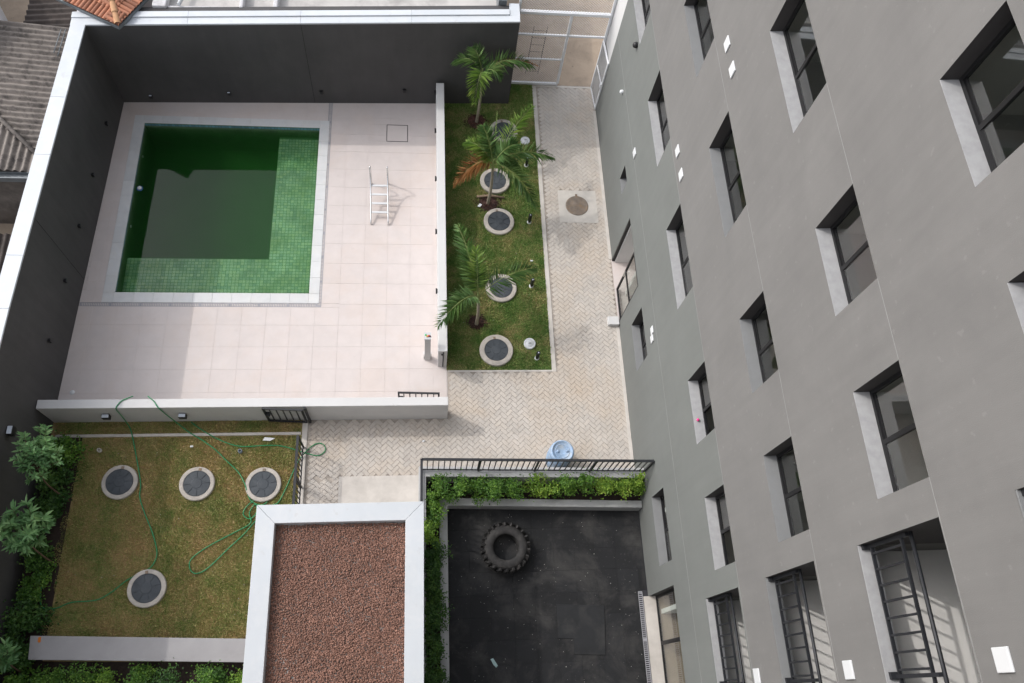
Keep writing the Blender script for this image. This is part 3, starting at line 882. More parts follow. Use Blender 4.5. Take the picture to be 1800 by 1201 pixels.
def reveals():
    """charcoal painted jambs and heads, one lining per opening"""
    za, zb = -1, 99
    for (y0_, y1_, z0_, z1_, k) in opens:
        m = MB(); idx = {}

        def vi(x, y, z):
            kk = (round(x, 4), round(y, 4), round(z, 4))
            if kk not in idx:
                idx[kk] = len(m.v); m.v.append(kk)
            return idx[kk]
        a, b_ = max(z0_, za), min(z1_, zb)
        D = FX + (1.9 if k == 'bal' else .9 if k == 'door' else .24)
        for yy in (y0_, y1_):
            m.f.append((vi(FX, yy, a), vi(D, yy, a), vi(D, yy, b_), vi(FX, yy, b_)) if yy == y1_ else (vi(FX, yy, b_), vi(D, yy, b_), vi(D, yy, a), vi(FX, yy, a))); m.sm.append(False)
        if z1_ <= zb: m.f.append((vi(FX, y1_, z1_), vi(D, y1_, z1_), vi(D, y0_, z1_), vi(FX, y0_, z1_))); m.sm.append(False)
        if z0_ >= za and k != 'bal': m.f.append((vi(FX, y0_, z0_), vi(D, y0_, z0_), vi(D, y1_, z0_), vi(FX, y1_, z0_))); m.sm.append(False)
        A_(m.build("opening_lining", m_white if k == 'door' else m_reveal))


wall_face(ZB0, ZP, m_facade_lo, "lower_wall")
wall_face(ZP, ZB1, m_facade_up, "upper_wall")
reveals()
# roof, parapet, rear, interior slabs and back wall
MB().box
A_(MB().box(FX, FX + 9, YB0, YB1, ZB1, ZB1 + .3).build("roof", m_white))
A_(MB().box(FX + 3.6, FX + 3.8, YB0, YB1 - .02, 0, ZB1).build("interior_wall", m_room))
for z in (-.14, 3.0, 5.98, 8.83, 11.68, 14.53, 17.4):
    A_(MB().box(FX + .26, FX + 3.6, 1.5, YB1 - .05, z, z + .12).build("floor_slab", m_roomfloor))
    A_(MB().box(FX + 1.92, FX + 3.6, YB0, 1.44, z, z + .12).build("floor_slab", m_roomfloor))
for y in (1.60, 3.7, 6.4, 9.9, 13.5):
    A_(MB().box(FX + .26, FX + 3.6, y - .06, y + .04, 0, ZB1).build("partition", m_room))
A_(MB().box(FX + .003, FX + .9, YB1 + .002, 17.22, -.06, ZB1).build("end_pier", m_white))
A_(MB().box(-8.6, FX - .01, -7.0, -.45, -.1, 18.0).build("wing_wall", MAT("pale render", (0.40, 0.395, 0.385), .85, .06, 1)))
# pale horizontal joints at each storey
for z in (3.06, 5.675, 8.525, 11.375, 14.225):
    cuts = sorted([(o[0], o[1]) for o in opens if o[2] < z < o[3] + .012])
    y = YB1
    segs = []
    cur = YB0
    for a, b_ in cuts:
        if a > cur: segs.append((cur, a))
        cur = max(cur, b_)
    segs.append((cur, YB1))
    for a, b_ in segs:
        A_(MB().box(FX - .0025, FX + .01, a + .002, b_ - .002, z - .006, z + .006).build("joint_strip", m_joint))

# windows: frame > panes, mullion, sill
for (y0_, y1_, z0_, z1_, k) in wins:
    w, h = y1_ - y0_, z1_ - z0_
    fx = FX + .20
    t = .045
    m = MB()
    sz = .02
    m.box(fx, fx + .05, y0_ + .001, y1_ - .001, z0_ + sz, z0_ + sz + t)
    m.box(fx, fx + .05, y0_ + .001, y1_ - .001, z1_ - t, z1_ - .001)
    m.box(fx, fx + .05, y0_ + .001, y0_ + t, z0_ + sz + t, z1_ - t)
    m.box(fx, fx + .05, y1_ - t, y1_ - .001, z0_ + sz + t, z1_ - t)
    win = A_(m.build("window", m_black))
    off = win.location.copy()

    def wc(o):
        o.parent = win; o.location = (0, 0, 0); return o
    # geometry of the window was built in world coordinates, so children share its offset frame
    if k != 's':
        ym = (y0_ + y1_) / 2
        wc(MB().box(fx - .006, fx + .040, ym - .03, ym + .03, z0_ + sz + t, z1_ - t).build("mullion", m_black))
        for (a, b_, dx) in ((y0_ + t, ym - .03, .008), (ym + .03, y1_ - t, .030)):
            if z0_ == ROW[0] and y0_ < 5 and a < ym: continue          # this sash is slid open
            wc(MB().box(fx + dx, fx + dx + .006, a - .004, b_ + .004, z0_ + sz + t - .004, z1_ - t + .004).build("pane", m_glass))
            wc(MB().box(fx + dx - .006, fx + dx + .014, a, b_, z0_ + sz + t, z0_ + sz + t + .028).build("sash_rail", m_black))
            wc(MB().box(fx + dx - .006, fx + dx + .014, a, b_, z1_ - t - .028, z1_ - t).build("sash_rail", m_black))
    else:
        wc(MB().box(fx + .02, fx + .026, y0_ + t - .004, y1_ - t + .004, z0_ + sz + t - .004, z1_ - t + .004).build("pane", m_glass))
    sl = MB().add([(FX - .003, y0_ + .002, z0_ + .001), (fx + .05, y0_ + .002, z0_ + .001), (fx + .05, y1_ - .002, z0_ + .001), (FX - .003, y1_ - .002, z0_ + .001),
                   (FX - .003, y0_ + .002, z0_ + .006), (fx + .05, y0_ + .002, z0_ + sz), (fx + .05, y1_ - .002, z0_ + sz), (FX - .003, y1_ - .002, z0_ + .006)],
                  [(0, 3, 2, 1), (4, 5, 6, 7), (0, 1, 5, 4), (1, 2, 6, 5), (2, 3, 7, 6), (3, 0, 4, 7)])
    wc(sl.build("sill", m_sillg if k in 'gs' else m_sill))

# balconies: floor, back wall with door glass, railing > balusters
for bi, (y0_, y1_, z0_, z1_, k) in enumerate(bals):
    zf = z0_ - .54
    A_(MB().add([(FX + .2, y0_, zf), (FX + 1.9, y0_, zf), (FX + 1.9, y1_, zf), (FX + .2, y1_, zf)], [(0, 1, 2, 3)]).build("balcony_floor", m_floorw))
    A_(MB().box(FX + .002, FX + .20, y0_ - .0, y1_ + .0, zf - .1, z0_).build("balcony_upstand", m_facade_lo if bi == 0 else m_facade_up))
    A_(MB().box(FX + .004, FX + .22, y0_ + .003, y1_ - .003, z0_ + .001, z0_ + .02).build("sill", m_sill if bi in (0, 2) else m_sillg))
    for yy in (y0_, y1_):
        A_(MB().box(FX + .20, FX + 1.9, yy - .0 if yy == y1_ else yy - .02, yy + .02 if yy == y1_ else yy, zf, z0_).build("balcony_side", m_facade_lo if bi == 0 else m_facade_up))
    A_(MB().box(FX + 1.9, FX + 1.908, y0_, y1_, zf, z1_).build("balcony_door_glass", m_glass))
    rx = FX + .12
    rail = MB()
    zt, zb_ = z0_ + .78, z0_ + .13
    rail.box(rx - .017, rx + .017, y0_ + .01, y1_ - .005, zt - .03, zt)
    rail.box(rx - .02, rx + .02, y0_ + .01, y1_ - .005, zb_ - .025, zb_)
    rl = A_(rail.build("railing", m_iron))

    def rc_(o):
        o.parent = rl; o.location = (0, 0, 0); return o
    rc_(MB().tube([(rx + .03, y0_ + .01, zt + .14), (rx + .03, y1_ - .005, zt + .14)], .023, 10).build("handrail", m_iron))
    n = 14
    bm_ = MB().box(-.013, .013, -.013, .013, 0, zt - .03 - zb_).mesh("baluster", m_iron)
    for i in range(n):
        yy = y1_ - .12 - i * .185
        if yy < y0_ + .05: break
        rc_(link("baluster", bm_)).location = (rx, yy, zb_)
    for yy in (y1_ - .03, -.02):
        rc_(MB().box(rx - .025, rx + .025, yy - .022, yy + .022, z0_ + .02, zt + .12).build("post", m_iron))
        rc_(MB().box(rx - .08, rx + .03, yy - .03, yy + .05, z0_ + .021, z0_ + .07).build("foot_plate", m_iron))

# white blanking plates on the wall
for (y, z, s) in ((10.14, 8.97, .21), (9.57, 8.97, .21), (12.20, 3.20, .20), (10.13, 5.99, .21), (9.55, 5.98, .21), (7.51, 2.80, .17), (7.33, 2.72, .17),
                  (.08, 11.77, .22), (.08, 8.87, .22), (.08, 5.88, .22), (7.9, 5.2, .0)):
    if s: A_(bevel(MB().box(FX - .028, FX - .001, y - s / 2, y + s / 2, z - s / 2, z + s / 2).build("blanking_plate", m_plastic_w), .008))
# round wall lamps
o = A_(MB().lathe([(0, .09), (.03, .085), (.05, .06), (.055, .03), (.05, 0)], n=16).build("wall_lamp", m_plastic_w)); o.location += Vector((FX, 14.43, 2.87)); o.rotation_euler = (0, R(-90), 0)
o = A_(MB().lathe([(0, .12), (.045, .11), (.07, .08), (.08, .04), (.07, 0)], n=16).build("wall_lamp", m_lamp)); o.location += Vector((FX, 14.5, 4.46)); o.rotation_euler = (0, R(-90), 0)

# entrance: recess with pale floor, glazed sidelight and a step
A_(MB().box(FX - .02, FX + .9, 9.035, 10.965, -.055, .012).build("entrance_floor", m_deck))
A_(MB().box(FX + .9, FX + .94, 9.03, 10.97, -.05, 2.12).build("entrance_back", m_white))
ent = MB()
for (a, b_) in ((9.05, 9.10), (9.99, 10.04)): ent.box(FX + .02, FX + .07, a, b_, .03, 2.05)
ent.box(FX + .02, FX + .07, 9.10, 9.99, .03, .09); ent.box(FX + .02, FX + .07, 9.10, 9.99, 2.0, 2.05); ent.box(FX + .025, FX + .065, 9.10, 9.99, 1.04, 1.08)
sid = A_(ent.build("glazed_sidelight", m_black))
for (a, b_) in ((.09, 1.04), (1.08, 2.0)):
    o = MB().box(FX + .04, FX + .048, 9.10, 9.99, a, b_).build("pane", m_glass); o.parent = sid
o = MB().box(FX - .03, FX + .02, 9.92, 9.95, .95, 1.2).build("handle", m_steel); o.parent = sid
A_(MB().box(FX - .01, FX + .07, 10.92, 10.972, .01, 2.12).build("door_post", m_black))
A_(MB().box(FX + .07, FX + .50, 10.88, 10.92, .014, 2.05).build("open_door", m_white))
o = bevel(MB().box(4.94, 5.24, 8.92, 9.16, -.01, .12).build("door_step", m_white), .01); tag(o, "small white concrete block beside the glazed entrance", "step")

# gym glazed door, threshold and drain
fr = MB()
gx = FX + .16
for (a, b_) in ((-.45, -.39), (.86, .94), (1.88, 1.94)): fr.box(gx, gx + .06, a, b_, -.03, 2.03)
fr.box(gx, gx + .06, -.39, .86, -.03, .03); fr.box(gx, gx + .06, .94, 1.88, -.03, .03)
fr.box(gx, gx + .06, -.39, .86, 1.97, 2.03); fr.box(gx, gx + .06, .94, 1.88, 1.97, 2.03)
gd = A_(fr.build("glass_door", m_black))
for (a, b_) in ((-.39, .86), (.94, 1.88)):
    o = MB().box(gx + .02, gx + .028, a, b_, .03, 1.97).build("pane", m_glass); o.parent = gd
A_(MB().box(FX - .12, FX + .16, -.45, 1.94, -.058, .0).build("threshold", m_conc))
drain("narrow white slotted drain beside the gym door", (5.075, -2.2, -.045), (5.075, 2.06, -.045), 4)

# ================================================================== FLAT ROOFED BUILDING WITH CLAY PEBBLES
rb = empty("flat_roof_building", (-1.63, 1.0, 0)); tag(rb, "low flat roofed building with white coping and brown clay pebbles", "building")


def RB(o):
    o.parent = rb; o.location = Vector(o.location) - Vector((-1.63, 1.0, 0)); return o


RZ = 2.8
X0, X1, Y0, Y1 = -3.29, .02, -.44, 3.66
RB(MB().box(X0 + .16, X1 - .10, Y0 + .1, Y1 - .16, -.1, RZ - .40).build("wall", m_white))
CP = .37
RB(MB().box(X0 + .02, X1 - .02, Y0 + .02, Y1 - .02, RZ - .40, RZ - .22).build("roof_slab", m_slab))


def mitre(poly, z0, z1):
    o = MB().prism(poly, z0, z1).build("coping", m_coping); bevel(o, .006); return RB(o)


mitre([(X0, Y0), (X0 + CP, Y0), (X0 + CP, Y1 - CP), (X0, Y1 - .003)], RZ - .22, RZ)
mitre([(X1, Y1 - .003), (X1 - CP, Y1 - CP), (X1 - CP, Y0), (X1, Y0)], RZ - .22, RZ)
mitre([(X0 + .003, Y1), (X0 + CP + .003, Y1 - CP + .0), (X1 - CP - .003, Y1 - CP), (X1 - .003, Y1)], RZ - .22, RZ + .001)
# pebbles: jittered layer of low-poly balls
t_ = (1 + 5 ** .5) / 2
ico_v = np.array([(-1, t_, 0), (1, t_, 0), (-1, -t_, 0), (1, -t_, 0), (0, -1, t_), (0, 1, t_), (0, -1, -t_), (0, 1, -t_), (t_, 0, -1), (t_, 0, 1), (-t_, 0, -1), (-t_, 0, 1)], float)
ico_v /= np.linalg.norm(ico_v[0])
ico_f = np.array([(0, 11, 5), (0, 5, 1), (0, 1, 7), (0, 7, 10), (0, 10, 11), (1, 5, 9), (5, 11, 4), (11, 10, 2), (10, 7, 6), (7, 1, 8), (3, 9, 4), (3, 4, 2), (3, 2, 6), (3, 6, 8), (3, 8, 9), (4, 9, 5), (2, 4, 11), (6, 2, 10), (8, 6, 7), (9, 8, 1)])


def rand_rot(n):
    q = rng.normal(size=(n, 4)); q /= np.linalg.norm(q, axis=1)[:, None]
    w, x, y, z = q.T
    return np.stack([np.stack([1 - 2 * (y * y + z * z), 2 * (x * y - z * w), 2 * (x * z + y * w)], 1),
                     np.stack([2 * (x * y + z * w), 1 - 2 * (x * x + z * z), 2 * (y * z - x * w)], 1),
                     np.stack([2 * (x * z - y * w), 2 * (y * z + x * w), 1 - 2 * (x * x + y * y)], 1)], 1)


def pebbles(ax0, ax1, ay0, ay1, z, step):
    pts = []
    gx_ = np.arange(ax0, ax1, step); gy_ = np.arange(ay0, ay1, step * .9)
    for lay in range(2):
        X, Y = np.meshgrid(gx_ + lay * step / 2, gy_ + lay * step * .45)
        X = X.ravel() + rng.uniform(-.35, .35, X.size) * step; Y = Y.ravel() + rng.uniform(-.35, .35, Y.size) * step
        Z = z + lay * .016 + rng.uniform(-.008, .010, X.size)
        if lay == 1:
            k = rng.random(X.size) < .8; X, Y, Z = X[k], Y[k], Z[k]
        pts.append(np.stack([X, Y, Z], 1))
    P = np.concatenate(pts)
    P[:, 2] += .014 * np.sin(P[:, 0] * 3.1) * np.sin(P[:, 1] * 2.3) + .010 * np.sin(P[:, 0] * 11 + 2 * np.sin(P[:, 1] * 5)) * np.sin(P[:, 1] * 13 + 1.5 * np.sin(P[:, 0] * 7))
    n = len(P)
    s = rng.uniform(.012, .0215, n)
    Rm = rand_rot(n) * (s[:, None] * np.stack([np.ones(n), rng.uniform(.75, 1.1, n), rng.uniform(.75, 1.25, n)], 1))[:, None, :]
    M4 = np.concatenate([Rm, P[:, :, None]], 2)
    return stamp(ico_v, ico_f, M4)


V, F = pebbles(X0 + CP + .01, X1 - CP - .01, -.43, Y1 - CP - .01, RZ - .195, .031)
o = link("clay_pebbles", np_mesh("clay_pebbles", V, F, m_clay, True)); RB(o); o["kind"] = "stuff"

# ================================================================== PLANTER + RAILINGS
pl = empty("planter", (2.6, 4.5, 0)); tag(pl, "grey L shaped concrete planter around the gym court", "planter")


def PL(o):
    o.parent = pl; o.location = Vector(o.location) - Vector((2.6, 4.5, 0)); return o


m_plwall = MAT("planter render", (0.40, 0.40, 0.40), .8, .08, 3, stain=(.25, .25, .245), stain_scale=2.2, stain_amt=.5)
RY = lambda x: 4.82 - .13 * (x + .05) / 5.31
PL(bevel(MB().prism([(-.10, RY(-.1) + .10), (-.10, 3.66), (.07, 3.66), (.07, RY(.07) - .14), (5.255, RY(5.2) - .14), (5.255, RY(5.2) + .10)], -.05, .84).build("outer_wall", m_plwall), .008))
PL(bevel(MB().prism([(.38, -3.0), (.57, -3.0), (.57, 4.11), (5.25, 3.95), (5.25, 4.12), (.38, 4.30)], -.06, .32).build("inner_wall", m_plwall), .01))
PL(MB().prism([(.07, -3.0), (.38, -3.0), (.38, 4.30), (5.25, 4.12), (5.255, RY(5.2) - .14), (.07, RY(.07) - .14)], -.06, .24).build("soil", m_soil))
PL(MB().box(.02, .07, -3, 3.66, -.05, .5).build("side_wall", m_plwall))


def railing(label, pts, z0, z1, post_every, bal_step, inset=.06):
    """steel railing along a polyline: posts, top and bottom rail, balusters as children"""
    e = empty("railing", (pts[0][0], pts[0][1], z0)); tag(e, label, "railing")
    off = Vector((pts[0][0], pts[0][1], z0))

    def RL(o): o.parent = e; o.location = Vector(o.location) - off; return o
    bme = MB().box(-.010, .010, -.010, .010, z0 + inset, z1 - .04).mesh("baluster", m_iron)
    for (p, q) in zip(pts[:-1], pts[1:]):
        p, q = Vector((*p, 0)), Vector((*q, 0))
        d = (q - p); ln = d.length; d.normalize(); an = math.atan2(d.y, d.x)
        RL(MB().bar(p + Vector((0, 0, z1 - .02)), q + Vector((0, 0, z1 - .02)), .055, .04).build("top_rail", m_iron))
        RL(MB().bar(p + Vector((0, 0, z0 + inset)), q + Vector((0, 0, z0 + inset)), .03, .03).build("bottom_rail", m_iron))
        n = max(1, round(ln / post_every))
        for i in range(n + 1):
            c = p + d * (ln * i / n)
            RL(MB().box(c.x - .02, c.x + .02, c.y - .02, c.y + .02, z0, z1 - .041).build("post", m_iron))
        k = int(ln / bal_step)
        for i in range(1, k):
            c = p + d * (ln * i / k)
            RL(link("baluster", bme, None, (c.x, c.y, 0), an))
    return e


railing("black steel railing on the planter wall beside the blue drum", [(-.03, 3.70), (-.03, 4.83), (5.235, RY(5.24) + .01)], .84, 1.79, 1.32, .128)
railing("short black steel railing between left lawn and paved court", [(-2.87, 3.72), (-2.87, 5.66)], .0, 1.0, 1.1, .128, .10)


def gate(label, p, q, z0, z1, step):
    e = empty("gate", (p[0], p[1], z0)); tag(e, label, "gate")
    p, q = Vector((*p, 0)), Vector((*q, 0)); d = q - p; ln = d.length; an = math.atan2(d.y, d.x)
    e.rotation_euler = (0, 0, an)
    h = z1 - z0
    f_ = MB().box(0, ln, -.02, .02, h - .04, h).box(0, ln, -.02, .02, 0, .04).box(0, .04, -.02, .02, .04, h - .04).box(ln - .04, ln, -.02, .02, .04, h - .04)
    f_.build("gate_frame", m_iron, e)
    bme = MB().box(-.012, .012, -.010, .010, .04, h - .04).mesh("bar", m_iron)
    k = int(ln / step)
    for i in range(1, k): link("bar", bme, e, (ln * i / k, 0, 0))
    MB().box(ln - .12, ln - .03, -.05, .05, h * .5, h * .5 + .10).build("lock", m_iron, e)
    return e


gate("black steel gate folded open against the outside of the parapet", (-2.80, 6.27), (-3.73, 6.325), .08, 1.0, .14)
gate("black steel gate folded open inside the pool deck corner", (.40, 6.66), (-.60, 6.69), .06, 1.02, .14)
o = MB().box(-2.77, -2.72, 6.28, 6.33, 0, 1.08).build("gate_post", m_iron); tag(o, "black steel gate post against the white parapet", "post")

# ================================================================== CHAIN LINK FENCE AND GATE AT THE BACK
fe = empty("mesh_fence", (2.62, 17.15, 0)); tag(fe, "white framed wire mesh fence beside the dark wall", "fence")


def FE(o): o.parent = fe; o.location = Vector(o.location) - Vector((2.62, 17.15, 0)); return o


FYY = 17.15
FE(MB().box(2.62, 4.12, FYY - .03, FYY + .03, .02, .10).build("bottom_rail", m_wire))
FE(MB().box(4.08, 4.15, FYY - .035, FYY + .035, .101, 2.80).build("post", m_wire))
FE(MB().box(5.19, 5.25, FYY - .035, FYY + .035, 0, 3.6).build("post", m_wire))
FE(MB().box(2.60, 2.66, FYY - .035, FYY + .035, .101, 3.6).build("post", m_wire))
FE(MB().box(2.661, 5.189, FYY - .05, FYY + .05, 2.801, 2.88).build("top_rail", m_wire))
FE(MB().box(2.661, 4.079, FYY - .025, FYY + .025, 2.0, 2.05).build("middle_rail", m_wire))
FE(MB().box(4.151, 5.189, FYY - .025, FYY + .025, 2.0, 2.05).build("middle_rail", m_wire))
FE(MB().box(2.661, 4.079, FYY - .02, FYY + .02, 1.06, 1.10).build("middle_rail", m_wire))


def wire_panel(x0_, x1_, z0_, z1_, y, pitch=.055, r=.0035):
    b = MB()
    w, h = x1_ - x0_, z1_ - z0_
    k = -h
    while k < w:
        for sgn in (1, -1):
            # x = k + t , z = t (or mirrored), clipped to the panel
            t0, t1 = max(0, -k), min(h, w - k)
            if t1 - t0 > .01:
                xa, xb, za, zb = k + t0, k + t1, t0, t1
                if sgn < 0: xa, xb = w - xa, w - xb
                b.bar((x0_ + xa, y + sgn * r * .8, z0_ + za), (x0_ + xb, y + sgn * r * .8, z0_ + zb), 2 * r, 1.6 * r)
        k += pitch * math.sqrt(2)
    return b


m_mesh = MAT("galvanised wire", (0.45, 0.44, 0.43), .5, .1, 9, metal=.2)
for (a, b_, c, d) in ((2.66, 4.08, .10, 1.06), (2.66, 4.08, 1.10, 2.0), (2.66, 4.08, 2.05, 2.80), (4.15, 5.19, 2.05, 2.80), (2.66, 5.19, 2.88, 3.6)):
    FE(wire_panel(a, b_, c, d, FYY).build("wire_mesh", m_mesh))
# gate leaf swung open towards the courtyard
gl = empty("mesh_gate", (5.17, 17.08, .03), math.atan2(-.80, .06)); tag(gl, "white framed wire mesh gate standing open against the building", "gate")
gw, gh = .86, 1.94
f_ = MB().box(0, gw, -.02, .02, 0, .05).box(0, gw, -.02, .02, gh - .05, gh).box(0, .05, -.02, .02, .05, gh - .05).box(gw - .05, gw, -.02, .02, .05, gh - .05)
f_.box(.05, gw - .05, -.018, .018, .98, 1.02)
f_.build("gate_frame", m_wire, gl)
wire_panel(.05, gw - .05, .05, .98, 0).build("wire_mesh", m_mesh, gl)
wire_panel(.05, gw - .05, 1.02, gh - .05, 0).build("wire_mesh", m_mesh, gl)
MB().box(gw - .12, gw - .02, -.045, .045, .92, 1.08).build("lock", m_wire, gl)
# rusty rebar ladder leaning beyond the fence
rl = empty("rebar_ladder", (3.35, 17.55, 0)); tag(rl, "thin rusty rebar ladder leaning behind the mesh fence", "ladder")
m_rebar = MAT("rusted rebar", (0.07, 0.045, 0.035), .8, .2, 12)
for sx in (-.195, .195):
    MB().tube([(sx, .02, 0), (sx, -.16, 2.1)], .011, 6).build("stile", m_rebar, rl)
for i in range(7):
    t = .12 + i * .30
    MB().tube([(-.195, .02 - .18 * t / 2.1, t), (.195, .02 - .18 * t / 2.1, t)], .008, 6).build("rung", m_rebar, rl)

# ================================================================== INSPECTION COVERS
def cover(x, y, ro, rl_, label, ang):
    e = empty("inspection_cover", (x, y, 0), ang); e.rotation_euler = (rng.uniform(-.02, .02), rng.uniform(-.02, .02), ang); e.location.z = rng.uniform(-.02, .012); tag(e, label, "manhole cover", "round inspection covers in the lawns")
    MB().lathe([(rl_ - .005, .02), (rl_ - .005, .075), (rl_ + .006, .082), (ro - .015, .078), (ro, .066), (ro + .005, -.02)], n=48, smooth=False).build("concrete_ring", m_ring, e)
    ld = MB().lathe([(0, .090), (rl_ * .36, .090), (rl_ * .38, .084), (rl_ * .42, .082), (rl_ * .93, .080), (rl_ * .95, .086), (rl_ - .008, .086), (rl_ - .008, .05)], n=48, smooth=False).build("lid", m_lid, e)
    for i in range(8):
        a = i * math.pi / 4 + .2
        MB().bar((rl_ * .46 * math.cos(a), rl_ * .46 * math.sin(a), .084), (rl_ * .9 * math.cos(a), rl_ * .9 * math.sin(a), .087), .016, .013).build("rib", m_lid, ld)
    MB().box(-.03, .03, rl_ - .01, rl_ + .055, .078, .094).build("hinge", m_rust, e)
    return e


lr = ["round inspection cover nearest the paved corner of the palm lawn", "round inspection cover under a frond of the nearest palm",
      "round inspection cover between the middle and nearest palms", "round inspection cover behind the middle palm's trunk",
      "round inspection cover nearest the back wall beside the white vent cap"]
for (x, y, a, b_), l in zip(MANH_R, lr): cover(x, y, a, b_, l, rng.uniform(-.25, .25))
ll = ["leftmost round inspection cover in the dull left lawn", "middle cover of the row of three in the left lawn",
      "round inspection cover beside the short railing, ringed by green hose", "lone round inspection cover in the lower part of the left lawn"]
for (x, y, a, b_), l in zip(MANH_L, ll): cover(x, y, a, b_, l, rng.uniform(-.25, .25))
e = empty("iron_cover", (4.40, 12.74, 0)); tag(e, "rusty round iron cover set in a pale concrete square in the path", "manhole cover")
MB().lathe([(0, .012), (.10, .012), (.11, .009), (.29, .009), (.30, .013), (.325, .013), (.33, .003)], n=48).build("lid", m_rust, e)
MB().box(-.03, .03, .33, .39, .003, .02).build("hinge", m_rust, e)
for (x, y, l, r_) in ((2.79, 8.39, "round white plastic cap in the grass near the paved corner", .145), (3.01, 14.97, "round white vent cap in the grass near the back wall", .125)):
    e = empty("vent_cap", (x, y, 0)); tag(e, l, "vent cap")
    MB().lathe([(0, .075), (r_ * .55, .072), (r_ * .62, .06), (r_ * .8, .06), (r_, .068), (r_ + .012, .055), (r_ + .01, -.02)], n=32).build("cap", m_plastic_w, e)
    MB().box(-.035, .035, -.012, .012, .073, .095).build("handle", MAT("grey plastic", (.35, .36, .36), .5, .1, 5), e)
for (x, y, l) in ((-4.34, 5.58, "open grey pipe stub in the lawn under the green hose"), (-7.55, 5.65, "open brown pipe stub in the lawn near the left bushes")):
    o = MB().lathe([(.030, -.05), (.030, .10), (.045, .10), (.05, -.02)], n=20).build("pipe_stub", m_conc if x < -5 else MAT("grey pvc", (.2, .24, .28), .5, .1, 4)); o.location = (x, y, 0); tag(o, l, "pipe")

# ================================================================== LIGHT FITTINGS
def bollard(x, y, label):
    e = empty("garden_light", (x, y, 0), rng.uniform(-.2, .2)); tag(e, label, "garden light", "small black lights along the path edge")
    MB().lathe([(.0, .03), (.055, .03), (.065, .02), (.065, -.02)], n=20).build("base", m_plastic_w, e)
    MB().box(-.035, .035, -.035, .035, .03, .34).build("body", m_lamp, e)
    MB().box(-.042, .042, -.042, .042, .34, .37).build("head", m_lamp, e)
    MB().box(-.012, .012, -.012, .012, .371, .376).build("sensor", m_lens, e)


for (x, y), l in zip([(2.96, 7.99), (2.93, 10.12), (2.98, 12.16), (3.0, 14.1)],
                     ["black garden light beside the round white cap at the paved corner", "black garden light right of the nearest palm's round cover",
                      "black garden light right of the cover between two palms", "black garden light half hidden by the middle palm's fronds"]): bollard(x, y, l)


def spot(p, nrm, label, size=(.10, .10, .12), lit=False, grp="small black wall lights"):
    """box lamp on a wall; nrm is the wall normal in the ground plane"""
    e = empty("wall_light", p, math.atan2(nrm[1], nrm[0])); tag(e, label, "wall light", grp)
    d, w, h = size
    bevel(MB().box(.0, .02, -w * .4, w * .4, -h * .4, h * .4).build("back_plate", m_lamp, e), .003)
    bevel(MB().box(.02, d, -w / 2, w / 2, -h / 2, h / 2).build("housing", m_lamp, e), .006)
    MB().box(.025, d - .008, -w / 2 + .010, w / 2 - .010, h / 2 + .001, h / 2 + .004).build("lens", m_lens if lit else m_black, e)
    return e


for i, (y, z) in enumerate([(14.56, .78), (12.83, .86), (11.22, .94), (9.63, 1.0), (8.01, 1.08)]):
    spot((lx(y) + .002, y, z), (1, 0), "%s black wall light from the back corner on the left wall" % ORD[i].capitalize(), (.07, .08, .10))
for i, (x, z) in enumerate([(-7.68, .28), (-5.51, .42), (-2.92, .50), (-.54, .58)]):
    spot((x, byy(x) - .002, z), (0, -1), "%s wall light from the left on the charcoal back wall" % ORD[i].capitalize(), (.07, .09, .11), lit=i < 2)
for i, y in enumerate([15.99, 14.63, 13.0, 11.31, 9.53]):
    spot((.373, y, .8), (-1, 0), "%s black wall light from the back wall on the palm lawn parapet" % ORD[i].capitalize(), (.05, .14, .07))
for x, l in ((-7.32, "black floodlight on the front parapet nearest the left wall"), (-5.61, "black floodlight on the front parapet right of the two hose loops")):
    spot((x, 6.358, .56), (0, -1), l, (.11, .17, .15), lit=True, grp="black floodlights on the front parapet")
spot((lx(5.54) + .002, 5.54, 1.93), (1, 0), "black floodlight high on the left wall above the leafy tree", (.13, .19, .18), lit=True, grp="black floodlights on the front parapet")

# ================================================================== POOL DECK FURNISHINGS
ld = empty("pool_ladder", (-1.2, 12.6, 0)); tag(ld, "stainless steel pool ladder with four treads lying on the deck", "ladder")
prof = [(12.00, .012), (12.02, .05), (12.10, .10), (12.45, .22), (12.80, .34), (13.05, .46), (13.22, .60), (13.30, .74), (13.34, .80), (13.385, .74), (13.40, .60), (13.385, .35), (13.36, .12), (13.345, .012)]


def smooth_path(pts, n=4):
    pts = [Vector(p) for p in pts]
    out = []
    for i in range(len(pts) - 1):
        p0, p1, p2, p3 = pts[max(i - 1, 0)], pts[i], pts[i + 1], pts[min(i + 2, len(pts) - 1)]
        for k in range(n):
            t = k / n
            out.append(.5 * ((2 * p1) + (-p0 + p2) * t + (2 * p0 - 5 * p1 + 4 * p2 - p3) * t * t + (-p0 + 3 * p1 - 3 * p2 + p3) * t ** 3))
    out.append(pts[-1])
    return out


for sx in (-.225, .245):
    pp = smooth_path([(sx - .02 * (y - 12.0) / 1.3, y - 12.6, z) for y, z in prof])
    MB().tube(pp, .021, 10).build("rail", m_steel, ld)
for i in range(4):
    y = 12.30 + i * .235; z = .155 + i * .083
    bevel(MB().box(-.235, .235, y - 12.6 - .03, y - 12.6 + .03, z - .012, z + .014).build("tread", m_plastic_w, ld), .008)
